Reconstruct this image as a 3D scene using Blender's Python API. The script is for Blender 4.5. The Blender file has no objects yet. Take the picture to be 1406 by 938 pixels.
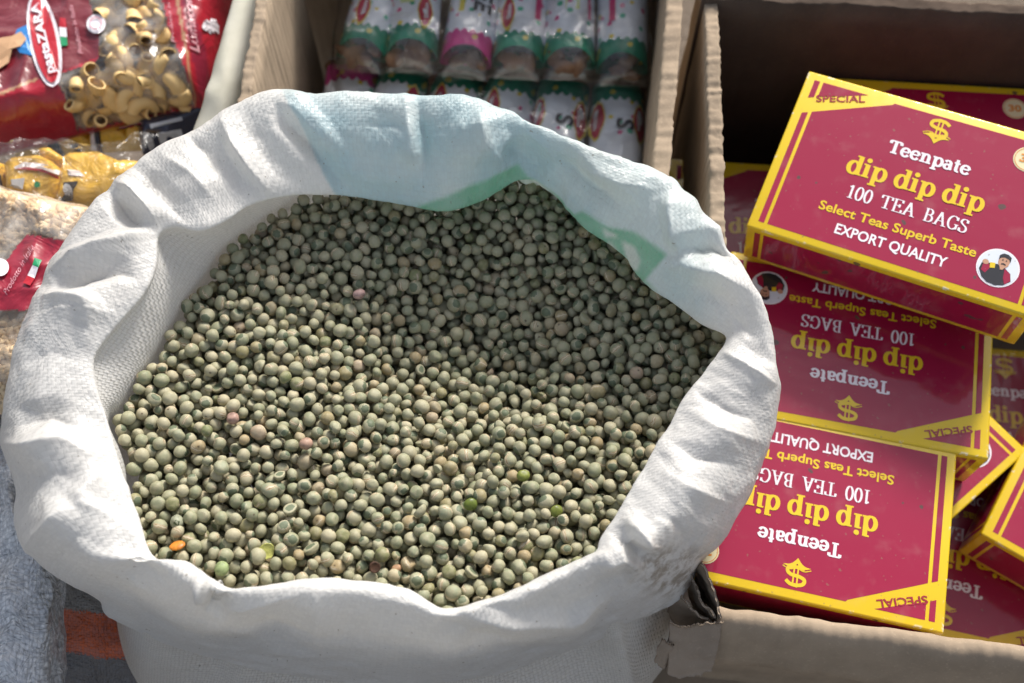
import bpy, bmesh, math, random
import numpy as np
from mathutils import Vector, Matrix, noise as mnoise
from math import radians, sin, cos, pi

random.seed(7); np.random.seed(7)
SC = bpy.context.scene
COL = SC.collection

# ---------------------------------------------------------------- camera
TH = radians(65.0); D0 = 0.64; FPX = 1600.0; CX, CY = 703.0, 469.0
CAM = np.array([0.0, -D0 * cos(TH), D0 * sin(TH)])
cam_data = bpy.data.cameras.new('camera'); cam = bpy.data.objects.new('camera', cam_data)
COL.objects.link(cam); SC.camera = cam
cam.location = CAM; cam.rotation_euler = (radians(90) - TH, 0, 0)
cam_data.sensor_width = 36.0; cam_data.lens = 36.0 * FPX / 1406.0
cam_data.clip_start = 0.02; cam_data.clip_end = 200.0
cam_data.dof.use_dof = True; cam_data.dof.focus_distance = 0.625; cam_data.dof.aperture_fstop = 6.0

# ---------------------------------------------------------------- sky and sun
SUN_EL, SUN_AZ = radians(35), radians(24)        # the sun stands behind the sacks, to the right
world = bpy.data.worlds.new('World'); SC.world = world; world.use_nodes = True
wn = world.node_tree.nodes; wl = world.node_tree.links
sky = wn.new('ShaderNodeTexSky'); sky.sky_type = 'NISHITA'; sky.sun_disc = False
sky.sun_elevation = SUN_EL; sky.sun_rotation = SUN_AZ; sky.dust_density = 3.0; sky.air_density = 1.0
hs = wn.new('ShaderNodeHueSaturation'); hs.inputs['Saturation'].default_value = .55      # hazy air: a paler sky
wl.new(sky.outputs[0], hs.inputs['Color']); wl.new(hs.outputs[0], wn['Background'].inputs[0]); wn['Background'].inputs[1].default_value = 0.15
sun_data = bpy.data.lights.new('sun', 'SUN'); sun_data.energy = 3.9; sun_data.angle = radians(11)
sun_data.color = (1.0, 0.95, 0.88)
sun = bpy.data.objects.new('sun', sun_data); COL.objects.link(sun)
sdir = Vector((sin(SUN_AZ) * cos(SUN_EL), cos(SUN_AZ) * cos(SUN_EL), sin(SUN_EL)))
sun.rotation_euler = sdir.to_track_quat('Z', 'Y').to_euler()
SC.view_settings.view_transform = 'Standard'; SC.view_settings.look = 'None'
SC.view_settings.exposure = 0.30; SC.view_settings.gamma = 1.0
SC.view_settings.use_curve_mapping = False
SC.render.engine = 'CYCLES'
SC.cycles.max_bounces = 8; SC.cycles.transparent_max_bounces = 12

# ---------------------------------------------------------------- helpers
def PX(px, py, z=0.0):
    """The point at height z that the photograph shows at pixel (px, py)."""
    u = (px - CX) / FPX; v = (py - CY) / FPX
    t = (CAM[2] - z) / (sin(TH) + v * cos(TH))
    return np.array([t * u, CAM[1] + t * (cos(TH) - v * sin(TH)), z])

def TOPX(p):
    q = np.asarray(p) - CAM
    zf = q[..., 1] * cos(TH) - q[..., 2] * sin(TH)
    yd = -q[..., 1] * sin(TH) - q[..., 2] * cos(TH)
    return np.stack([CX + FPX * q[..., 0] / zf, CY + FPX * yd / zf], -1)

def link(name, me, mat=None, parent=None):
    o = bpy.data.objects.new(name, me); COL.objects.link(o)
    if mat is not None and me is not None:
        mats = mat if isinstance(mat, (list, tuple)) else [mat]
        for m in mats: me.materials.append(m)
    if parent is not None: o.parent = parent
    return o

def tag(o, label=None, cat=None, group=None, kind=None):
    if label: o['label'] = label
    if cat: o['category'] = cat
    if group: o['group'] = group
    if kind: o['kind'] = kind
    return o

def empty(name, loc=(0, 0, 0)):
    o = bpy.data.objects.new(name, None); COL.objects.link(o); o.location = loc
    o.empty_display_size = 0.02
    return o

def mesh_from(name, verts, faces, smooth=True):
    me = bpy.data.meshes.new(name)
    me.from_pydata([tuple(map(float, v)) for v in verts], [], [tuple(int(i) for i in f) for f in faces])
    if smooth: me.polygons.foreach_set('use_smooth', [True] * len(me.polygons))
    me.update()
    return me

def mesh_fast(name, V, F, smooth=True):
    """V (n,3) floats, F (m,k) ints with the same k for every face."""
    me = bpy.data.meshes.new(name)
    V = np.asarray(V, np.float32); F = np.asarray(F, np.int32); m, k = F.shape
    me.vertices.add(len(V)); me.vertices.foreach_set('co', V.ravel())
    me.loops.add(m * k); me.loops.foreach_set('vertex_index', F.ravel())
    me.polygons.add(m); me.polygons.foreach_set('loop_start', np.arange(0, m * k, k, dtype=np.int32))
    me.polygons.foreach_set('use_smooth', np.full(m, smooth))
    me.update(calc_edges=True); me.validate()
    return me

def grid_faces(nu, nv, wrap_u=False):
    iu = np.arange(nu if wrap_u else nu - 1); iv = np.arange(nv - 1)
    I, J = np.meshgrid(iu, iv, indexing='ij'); I2 = (I + 1) % nu
    return np.stack([I * nv + J, I2 * nv + J, I2 * nv + J + 1, I * nv + J + 1], -1).reshape(-1, 4)

def fattr(me, name, vals):
    a = me.attributes.new(name, 'FLOAT', 'POINT'); a.data.foreach_set('value', np.asarray(vals, np.float32).ravel())
def vattr(me, name, vals):
    a = me.attributes.new(name, 'FLOAT_VECTOR', 'POINT'); a.data.foreach_set('vector', np.asarray(vals, np.float32).ravel())
def cattr(me, name, vals):
    a = me.attributes.new(name, 'FLOAT_COLOR', 'POINT'); a.data.foreach_set('color', np.asarray(vals, np.float32).ravel())

def vnoise(P, scale, seed=0.0, octaves=1):
    """Smooth value noise on an (n,3) array, numpy only, about -1..1."""
    P = np.asarray(P, float); out = np.zeros(len(P)); amp = 1.0; tot = 0
    for o in range(octaves):
        q = P * scale * (2 ** o) + seed * 17.31 + o * 5.7
        i = np.floor(q).astype(np.int64); f = q - i; f = f * f * (3 - 2 * f)
        def h(a, b, c):
            n = (a * 374761393 + b * 668265263 + c * 2147483647 + 1013) & 0xffffffff
            n = ((n ^ (n >> 13)) * 1274126177) & 0xffffffff
            n = (n ^ (n >> 16)) & 0xffff
            return n / 32767.5 - 1
        r = 0
        for dx in (0, 1):
            for dy in (0, 1):
                for dz in (0, 1):
                    w = (f[:, 0] if dx else 1 - f[:, 0]) * (f[:, 1] if dy else 1 - f[:, 1]) * (f[:, 2] if dz else 1 - f[:, 2])
                    r = r + w * h(i[:, 0] + dx, i[:, 1] + dy, i[:, 2] + dz)
        out += amp * r; tot += amp; amp *= .5
    return out / tot

def catmull(C, n, closed=False):
    """Catmull-Rom through C (k, ...) sampled at n parameters."""
    C = np.asarray(C, float); k = len(C)
    t = np.linspace(0, k, n, endpoint=False) if closed else np.linspace(0, k - 1, n)
    i = np.floor(t).astype(int); f = (t - i)
    if not closed:
        i = np.minimum(i, k - 2); f = t - i
        g = lambda j: np.clip(j, 0, k - 1)
    else:
        g = lambda j: j % k
    f = f.reshape(-1, *([1] * (C.ndim - 1)))
    p0, p1, p2, p3 = C[g(i - 1)], C[g(i)], C[g(i + 1)], C[g(i + 2)]
    return .5 * ((2 * p1) + (-p0 + p2) * f + (2 * p0 - 5 * p1 + 4 * p2 - p3) * f ** 2 + (-p0 + 3 * p1 - 3 * p2 + p3) * f ** 3)

def in_poly(P, poly):
    x, y = P[:, 0], P[:, 1]; r = np.zeros(len(P), bool); n = len(poly); j = n - 1
    for i in range(n):
        xi, yi = poly[i]; xj, yj = poly[j]
        c = ((yi > y) != (yj > y)) & (x < (xj - xi) * (y - yi) / (yj - yi + 1e-12) + xi)
        r ^= c; j = i
    return r

# ---------------------------------------------------------------- material helpers
class NT:
    def __init__(s, name):
        s.m = bpy.data.materials.new(name); s.m.use_nodes = True
        s.t = s.m.node_tree; s.n = s.t.nodes; s.b = s.n['Principled BSDF']; s.out = s.n['Material Output']
    def new(s, t, **kw):
        n = s.n.new(t)
        for k, v in kw.items(): setattr(n, k, v)
        return n
    def link(s, a, b): s.t.links.new(a, b)
    def val(s, sock, v):
        if hasattr(v, 'is_output'): s.link(v, sock)
        else: sock.default_value = v
    def math(s, op, a, b=None, c=None, clamp=False):
        n = s.new('ShaderNodeMath', operation=op, use_clamp=clamp)
        s.val(n.inputs[0], a)
        if b is not None: s.val(n.inputs[1], b)
        if c is not None: s.val(n.inputs[2], c)
        return n.outputs[0]
    def vmath(s, op, a, b=None):
        n = s.new('ShaderNodeVectorMath', operation=op); s.val(n.inputs[0], a)
        if b is not None: s.val(n.inputs[1], b)
        return n
    def mix(s, f, a, b, blend='MIX'):
        n = s.new('ShaderNodeMix', data_type='RGBA', blend_type=blend)
        s.val(n.inputs[0], f)
        for i, v in ((6, a), (7, b)):
            if hasattr(v, 'is_output'): s.link(v, n.inputs[i])
            else: n.inputs[i].default_value = (*v[:3], 1)
        return n.outputs[2]
    def noise(s, vec, scale, detail=2, rough=.5, w=None):
        n = s.new('ShaderNodeTexNoise')
        if vec is not None: s.link(vec, n.inputs['Vector'])
        n.inputs['Scale'].default_value = scale; n.inputs['Detail'].default_value = detail
        n.inputs['Roughness'].default_value = rough
        return n
    def ramp(s, f, stops, interp='LINEAR'):
        n = s.new('ShaderNodeValToRGB'); n.color_ramp.interpolation = interp
        e = n.color_ramp.elements
        while len(e) < len(stops): e.new(1)
        for el, (p, c) in zip(e, stops):
            el.position = p; el.color = (*c[:3], 1) if not isinstance(c, (int, float)) else (c, c, c, 1)
        s.val(n.inputs[0], f); return n.outputs[0]
    def smooth(s, v, a, b):
        n = s.new('ShaderNodeMapRange', interpolation_type='SMOOTHSTEP')
        s.val(n.inputs[0], v); n.inputs[1].default_value = a; n.inputs[2].default_value = b
        return n.outputs[0]
    def bump(s, h, strength=.5, dist=.001, normal=None):
        n = s.new('ShaderNodeBump'); n.inputs['Strength'].default_value = strength; n.inputs['Distance'].default_value = dist
        s.link(h, n.inputs['Height'])
        if normal is not None: s.link(normal, n.inputs['Normal'])
        return n.outputs[0]
    def obj(s): return s.new('ShaderNodeTexCoord').outputs['Object']
    def attr(s, name, out='Fac'): return s.new('ShaderNodeAttribute', attribute_name=name).outputs[out]
    def set(s, **kw):
        mp = {'color': 'Base Color', 'rough': 'Roughness', 'spec': 'Specular IOR Level', 'coat': 'Coat Weight', 'coatr': 'Coat Roughness',
              'normal': 'Normal', 'coatn': 'Coat Normal', 'metal': 'Metallic', 'alpha': 'Alpha', 'sheen': 'Sheen Weight', 'trans': 'Transmission Weight', 'ior': 'IOR'}
        for k, v in kw.items():
            i = s.b.inputs[mp[k]]
            if k == 'color' and isinstance(v, tuple): v = (*v[:3], 1)
            s.val(i, v)
        return s.m

def plain(name, color, rough=.5, **kw):
    return NT(name).set(color=color, rough=rough, **kw)

# -------------------------------------------------- materials
def mat_pea():
    t = NT('dried_pea_skin'); v = t.attr('lco', 'Vector'); r = t.attr('rnd'); r2 = t.attr('rnd2'); r3 = t.attr('rnd3')
    off = t.new('ShaderNodeCombineXYZ'); t.link(t.math('MULTIPLY', r, 41.0), off.inputs[0]); t.link(t.math('MULTIPLY', r2, 23.0), off.inputs[1]); t.link(t.math('MULTIPLY', r3, 57.0), off.inputs[2])
    sv = t.vmath('ADD', v, off.outputs[0]).outputs[0]
    base = t.ramp(r, [(0, (.22, .235, .15)), (.14, (.36, .345, .235)), (.3, (.27, .285, .195)), (.45, (.42, .385, .27)), (.6, (.24, .26, .165)), (.72, (.33, .32, .22)),
                      (.84, (.44, .395, .28)), (.90, (.35, .265, .15)), (.955, (.17, .195, .09)), (.998, (.42, .31, .235))])
    n1 = t.noise(sv, 1.3, 3).outputs[0]
    c = t.mix(t.smooth(n1, .35, .7), base, t.mix(.5, base, (.42, .37, .26)))
    n2 = t.noise(sv, 5.0, 4, .6).outputs[0]
    c = t.mix(t.math('MULTIPLY', t.smooth(n2, .55, .75), .45), c, (.33, .22, .12))
    sep = t.new('ShaderNodeSeparateXYZ'); t.link(v, sep.inputs[0]); X, Y, Z = sep.outputs
    nw = t.math('SUBTRACT', t.noise(sv, 2.2, 1).outputs[0], .5)
    # the paler and darker seam over the seed coat
    ax = t.math('ABSOLUTE', t.math('ADD', X, t.math('MULTIPLY', nw, .45)))
    side = t.smooth(t.math('ADD', Y, t.math('MULTIPLY', nw, .8)), -.15, .25)
    on = t.math('MULTIPLY', side, t.math('GREATER_THAN', r2, .36))
    band = t.math('MULTIPLY', t.math('SUBTRACT', 1.0, t.smooth(ax, .17, .30)), on)
    line = t.math('MULTIPLY', t.math('MULTIPLY', t.smooth(ax, .07, .14), t.math('SUBTRACT', 1.0, t.smooth(ax, .15, .23))), on)
    c = t.mix(t.math('MULTIPLY', band, .9), c, (.56, .49, .37))
    c = t.mix(t.math('MULTIPLY', line, .85), c, (.26, .145, .05))
    # dark flat patch with a pale rim
    pz = t.math('ADD', Z, t.math('MULTIPLY', nw, .38))
    onp = t.math('GREATER_THAN', r3, .34)
    rim = t.math('MULTIPLY', t.math('MULTIPLY', t.smooth(pz, .62, .70), onp), .45)
    c = t.mix(rim, c, (.42, .40, .31))
    patch = t.math('MULTIPLY', t.math('MULTIPLY', t.smooth(pz, .73, .78), onp), .9)
    c = t.mix(patch, c, (.115, .145, .092))
    # dark pin prick
    dot = t.vmath('DOT_PRODUCT', v, (-.5, .62, -.6)).outputs['Value']
    c = t.mix(t.math('MULTIPLY', t.math('MULTIPLY', t.smooth(dot, .965, .985), t.math('GREATER_THAN', r, .6)), .8), c, (.08, .05, .03))
    c = t.mix(1.0, c, (.98, .985, .94), 'MULTIPLY')
    h = t.noise(sv, 7.0, 3).outputs[0]
    nb = t.bump(h, .35, .0006)
    return t.set(color=c, rough=.52, spec=.32, normal=nb)
M_PEA = mat_pea()

def mat_sack():
    t = NT('woven_white_fabric')
    uv = t.new('ShaderNodeUVMap', uv_map='weave').outputs[0]
    s = t.new('ShaderNodeSeparateXYZ'); t.link(uv, s.inputs[0]); U, V, _ = s.outputs
    # tapes are a little uneven
    nz = t.noise(uv, .18, 2).outputs[0]
    U = t.math('ADD', U, t.math('MULTIPLY', nz, 1.2)); V = t.math('ADD', V, t.math('MULTIPLY', nz, -1.0))
    par = t.math('MODULO', t.math('ADD', t.math('FLOOR', U), t.math('FLOOR', V)), 2.0)
    par = t.math('ABSOLUTE', par)
    fx = t.math('ABSOLUTE', t.math('SUBTRACT', t.math('FRACT', U), .5)); fy = t.math('ABSOLUTE', t.math('SUBTRACT', t.math('FRACT', V), .5))
    a = t.math('SUBTRACT', 1.0, t.math('POWER', t.math('MULTIPLY', fx, 2.0), 2.0)); b = t.math('SUBTRACT', 1.0, t.math('POWER', t.math('MULTIPLY', fy, 2.0), 2.0))
    mx = t.new('ShaderNodeMix', data_type='FLOAT'); t.link(par, mx.inputs[0]); t.link(a, mx.inputs[2]); t.link(b, mx.inputs[3])
    hgt = t.math('POWER', mx.outputs[0], .6)
    o = t.obj()
    wr = t.noise(o, 60, 4, .65); wr.inputs['Distortion'].default_value = 1.2
    fine = t.noise(o, 260, 2, .6)
    tint = t.attr('tint', 'Color'); inside = t.attr('inside')
    dirt = t.noise(o, 9, 5, .62).outputs[0]
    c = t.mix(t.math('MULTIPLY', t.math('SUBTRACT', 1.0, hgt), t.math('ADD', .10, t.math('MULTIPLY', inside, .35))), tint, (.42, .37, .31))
    c = t.mix(t.math('MULTIPLY', t.smooth(dirt, .50, .78), .20), c, (.50, .45, .38))
    sp = t.noise(o, 420, 1).outputs[0]
    c = t.mix(t.math('MULTIPLY', t.smooth(sp, .74, .79), .55), c, (.25, .2, .14))
    gd = t.attr('grime'); g2 = t.noise(o, 120, 4, .7).outputs[0]
    c = t.mix(t.math('MULTIPLY', gd, t.smooth(g2, .38, .62)), c, (.30, .245, .185))
    cr_ = t.new('ShaderNodeTexNoise', noise_type='RIDGED_MULTIFRACTAL'); t.link(o, cr_.inputs['Vector']); cr_.inputs['Scale'].default_value = 34; cr_.inputs['Detail'].default_value = 3; cr_.inputs['Roughness'].default_value = .55; cr_.inputs['Distortion'].default_value = .6
    b0_ = t.bump(cr_.outputs[0], .42, .0032); b1 = t.bump(wr.outputs[0], .30, .004, b0_); b2 = t.bump(fine.outputs[0], .12, .001, b1)
    bs = t.new('ShaderNodeBump'); bs.inputs['Distance'].default_value = .0006
    t.link(t.math('ADD', .27, t.math('MULTIPLY', inside, .33)), bs.inputs['Strength']); t.link(hgt, bs.inputs['Height']); t.link(b2, bs.inputs['Normal'])
    nb = bs.outputs[0]
    tw = t.new('ShaderNodeTexWhiteNoise', noise_dimensions='2D'); cw = t.new('ShaderNodeCombineXYZ'); t.link(t.math('FLOOR', t.math('MULTIPLY', U, t.math('ADD', .3, t.math('MULTIPLY', par, .7)))), cw.inputs[0]); t.link(t.math('FLOOR', t.math('MULTIPLY', V, t.math('SUBTRACT', 1.0, t.math('MULTIPLY', par, .7)))), cw.inputs[1]); t.link(cw.outputs[0], tw.inputs['Vector'])
    c = t.mix(t.math('MULTIPLY', tw.outputs[0], .13), c, (.45, .44, .43))
    t.set(color=c, rough=t.math('ADD', .28, t.math('MULTIPLY', tw.outputs[0], .2)), spec=.5, normal=nb)
    tr = t.new('ShaderNodeBsdfTranslucent'); t.link(t.mix(.0, c, c), tr.inputs[0]); t.link(nb, tr.inputs['Normal'])
    ms = t.new('ShaderNodeMixShader'); ms.inputs[0].default_value = .38
    t.link(t.b.outputs[0], ms.inputs[1]); t.link(tr.outputs[0], ms.inputs[2]); t.link(ms.outputs[0], t.out.inputs[0])
    return t.m
M_SACK = mat_sack()

def mat_print(name, color, dusty=True, rough=.38, wear=False):
    """Printed board under clear shrink film."""
    t = NT(name); o = t.obj()
    m = t.new('ShaderNodeMapping'); t.link(o, m.inputs[0]); m.inputs['Scale'].default_value = (1, 1, 1); m.inputs['Rotation'].default_value = (0, 0, .6)
    w = t.new('ShaderNodeTexNoise'); t.link(m.outputs[0], w.inputs['Vector']); w.inputs['Scale'].default_value = 22; w.inputs['Detail'].default_value = 2; w.inputs['Distortion'].default_value = .8
    m2 = t.new('ShaderNodeMapping'); t.link(o, m2.inputs[0]); m2.inputs['Scale'].default_value = (190, 26, 60); m2.inputs['Rotation'].default_value = (0, 0, .35)
    w2 = t.new('ShaderNodeTexNoise'); t.link(m2.outputs[0], w2.inputs['Vector']); w2.inputs['Scale'].default_value = 1; w2.inputs['Detail'].default_value = 1.5
    sep = t.new('ShaderNodeSeparateXYZ'); t.link(o, sep.inputs[0])
    ey = t.math('ABSOLUTE', t.math('ADD', sep.outputs[1], .0545)); edge = t.smooth(ey, .034, .054)
    h2 = t.math('MULTIPLY', w2.outputs[0], t.math('ADD', .08, t.math('MULTIPLY', edge, .9)))
    b1 = t.bump(w.outputs[0], .22, .004); b2 = t.bump(h2, .62, .0013, b1)
    c = color
    if dusty:
        sp = t.noise(o, 330, 1).outputs[0]; sp2 = t.noise(o, 60, 3).outputs[0]
        c = t.mix(t.math('MULTIPLY', t.smooth(sp, .70, .76), .45), color, (.22, .15, .1))
        c = t.mix(t.math('MULTIPLY', t.smooth(sp2, .55, .8), .10), c, (.5, .4, .34))
        sp3 = t.noise(o, 150, 0).outputs[0]
        c = t.mix(t.math('MULTIPLY', t.smooth(sp3, .80, .83), .85), c, (.07, .055, .045))
    if wear:
        def near(k, c0, half, r0):
            return t.smooth(t.math('ABSOLUTE', t.math('SUBTRACT', sep.outputs[k], c0)), half - r0, half - .0004)
        ex, eyy, ez = near(0, .0825, .0825, .0022), near(1, -.05455, .05455, .0022), near(2, -.025, .025, .0022)
        em = t.math('MAXIMUM', t.math('MULTIPLY', ex, eyy), t.math('MAXIMUM', t.math('MULTIPLY', ex, ez), t.math('MULTIPLY', eyy, ez)))
        wn_ = t.noise(o, 110, 4, .7).outputs[0]
        c = t.mix(t.math('MULTIPLY', em, t.smooth(wn_, .56, .66)), c, (.74, .70, .60))
    return t.set(color=c, rough=rough, spec=.25, coat=.75, coatr=.10, coatn=b2)
M_RED = mat_print('carton_red_print', (.30, .003, .040)); M_YEL = mat_print('carton_yellow_print', (.72, .50, .015), wear=True)
M_WHT = mat_print('carton_white_print', (.80, .74, .78)); M_DRED = mat_print('carton_dark_red_print', (.30, .01, .03))
M_BLK = mat_print('carton_black_print', (.02, .02, .025)); M_SKIN = mat_print('carton_skin_print', (.50, .27, .17))
M_CREAM = mat_print('carton_cream_print', (.74, .66, .40)); M_PALE = mat_print('carton_pale_blue_print', (.66, .70, .76)); M_ORG = mat_print('carton_orange_print', (.70, .26, .04))

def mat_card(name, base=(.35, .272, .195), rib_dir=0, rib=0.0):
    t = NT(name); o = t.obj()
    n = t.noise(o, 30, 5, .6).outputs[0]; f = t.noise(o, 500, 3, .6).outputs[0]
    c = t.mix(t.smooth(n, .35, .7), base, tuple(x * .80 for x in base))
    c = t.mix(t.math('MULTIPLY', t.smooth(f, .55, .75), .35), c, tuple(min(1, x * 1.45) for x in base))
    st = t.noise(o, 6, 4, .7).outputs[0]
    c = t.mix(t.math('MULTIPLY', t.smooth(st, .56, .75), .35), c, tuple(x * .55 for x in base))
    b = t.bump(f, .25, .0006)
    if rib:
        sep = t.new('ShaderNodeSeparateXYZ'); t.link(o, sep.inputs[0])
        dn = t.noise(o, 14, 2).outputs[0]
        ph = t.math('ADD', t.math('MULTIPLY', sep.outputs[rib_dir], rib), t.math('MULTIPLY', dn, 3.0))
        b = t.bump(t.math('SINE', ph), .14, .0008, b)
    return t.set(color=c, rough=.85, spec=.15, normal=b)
M_CARD = mat_card('cardboard_liner', rib_dir=1, rib=900.0)
M_CARDX = mat_card('cardboard_liner_front', rib_dir=0, rib=900.0)
M_TORN = mat_card('torn_cardboard', (.30, .24, .185))
M_CARD_SHADED = mat_card('shade_toned_liner', (.085, .06, .045), rib_dir=0, rib=620.0)  # same cardboard, with the back wall's shade put into its near-black colour

def mat_film(name='clear_film', tint=(.95, .95, .95), amount=.16, scale=30, rough=.09):
    t = NT(name); o = t.obj()
    w = t.noise(o, scale, 4, .6); w.inputs['Distortion'].default_value = 1.5
    nb = t.bump(w.outputs[0], .8, .006)
    g = t.new('ShaderNodeBsdfGlossy'); g.inputs['Roughness'].default_value = rough; t.link(nb, g.inputs['Normal'])
    tr = t.new('ShaderNodeBsdfTransparent'); tr.inputs[0].default_value = (*tint, 1)
    fr = t.new('ShaderNodeFresnel'); fr.inputs[0].default_value = 1.45; t.link(nb, fr.inputs['Normal'])
    f = t.math('ADD', t.math('MULTIPLY', fr.outputs[0], .75), amount * .25, clamp=True)
    d = t.new('ShaderNodeBsdfDiffuse'); d.inputs[0].default_value = (.8, .8, .8, 1)
    m0 = t.new('ShaderNodeMixShader'); m0.inputs[0].default_value = amount * .5
    t.link(tr.outputs[0], m0.inputs[1]); t.link(d.outputs[0], m0.inputs[2])
    ms = t.new('ShaderNodeMixShader'); t.link(f, ms.inputs[0]); t.link(m0.outputs[0], ms.inputs[1]); t.link(g.outputs[0], ms.inputs[2])
    t.link(ms.outputs[0], t.out.inputs[0]); return t.m
M_FILM = mat_film(); 

def foil(name, color, rough=.3, scale=35, strength=.5):
    t = NT(name); o = t.obj(); w = t.noise(o, scale, 3, .6); w.inputs['Distortion'].default_value = .8
    return t.set(color=color, rough=rough, spec=.5, coat=.5, coatr=.12, normal=t.bump(w.outputs[0], strength, .004))

# ---------------------------------------------------------------- lettering
def arc(cx, cy, rx, ry, a0, a1, n=18):
    return [(cx + rx * cos(radians(a0 + (a1 - a0) * i / n)), cy + ry * sin(radians(a0 + (a1 - a0) * i / n))) for i in range(n + 1)]
def seg(*p): return list(p)
def serif_glyphs():
    X = .68
    sf = lambda x, y, w: [(x - w / 2, y), (x + w / 2, y)]
    G = {}
    G['d'] = ([arc(.32, .33, .25, .33, 0, 360), seg((.57, 0), (.57, 1)), sf(.48, .97, .26), sf(.63, .03, .26)], .74)
    G['i'] = ([seg((.2, 0), (.2, X)), sf(.12, X - .03, .26), sf(.2, .03, .4), ('dot', .2, .90, .125)], .42)
    G['p'] = ([seg((.2, -.32), (.2, X)), sf(.12, X - .03, .26), sf(.2, -.29, .42), arc(.45, .33, .25, .33, 0, 360)], .78)
    G['e'] = ([arc(.34, .33, .27, .33, 10, 330), seg((.10, .36), (.60, .36))], .68)
    G['n'] = ([seg((.2, 0), (.2, X)), sf(.12, X - .03, .26), sf(.2, .03, .38), arc(.42, .42, .20, .24, 170, 0, 10) + [(.62, 0)], sf(.62, .03, .38)], .86)
    G['a'] = ([arc(.30, .18, .20, .18, 0, 360), [(.10, .52)] + arc(.30, .45, .20, .20, 140, 0, 10) + [(.52, .08), (.64, .02)]], .68)
    G['t'] = ([[(.22, .92), (.22, .16)] + arc(.36, .14, .14, .13, 180, 300, 8), seg((.02, X - .04), (.44, X - .04))], .50)
    G['T'] = ([seg((.42, 0), (.42, 1)), seg((.03, .96), (.81, .96)), seg((.05, .96), (.03, .74)), seg((.79, .96), (.81, .74)), sf(.42, .03, .46)], .86)
    G['1'] = ([seg((.25, 0), (.25, 1)), seg((.25, .97), (.06, .84)), sf(.25, .02, .40)], .52)
    G['0'] = ([arc(.30, .5, .24, .5, 0, 360, 28)], .62)
    G['E'] = ([seg((.16, 0), (.16, 1)), seg((.02, .97), (.68, .97)), seg((.02, .03), (.70, .03)), seg((.16, .52), (.50, .52)), seg((.67, .98), (.67, .78)), seg((.69, .02), (.71, .24)), seg((.50, .64), (.50, .40))], .76)
    G['A'] = ([seg((.14, .02), (.42, 1)), seg((.42, 1), (.74, .02)), seg((.22, .34), (.62, .34)), sf(.12, .02, .30), sf(.74, .02, .36)], .90)
    G['B'] = ([seg((.16, 0), (.16, 1)), [(.02, .97), (.30, .97)] + arc(.34, .75, .22, .22, 90, -90, 10) + [(.16, .53)], [(.16, .53), (.34, .53)] + arc(.36, .28, .26, .25, 90, -90, 10) + [(.02, .03)]], .72)
    G['G'] = ([arc(.42, .5, .35, .49, 45, 330, 26), seg((.70, .40), (.70, .06)), sf(.68, .40, .32), seg((.68, .96), (.68, .72))], .84)
    G['S'] = ([catmull([(.52, .76), (.48, .93), (.30, .98), (.12, .88), (.10, .70), (.28, .55), (.46, .44), (.54, .26), (.46, .08), (.28, .02), (.10, .08), (.05, .27)], 44).tolist(), seg((.53, .96), (.53, .74)), seg((.05, .04), (.05, .28))], .62)
    return G
SERIF = serif_glyphs()
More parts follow.
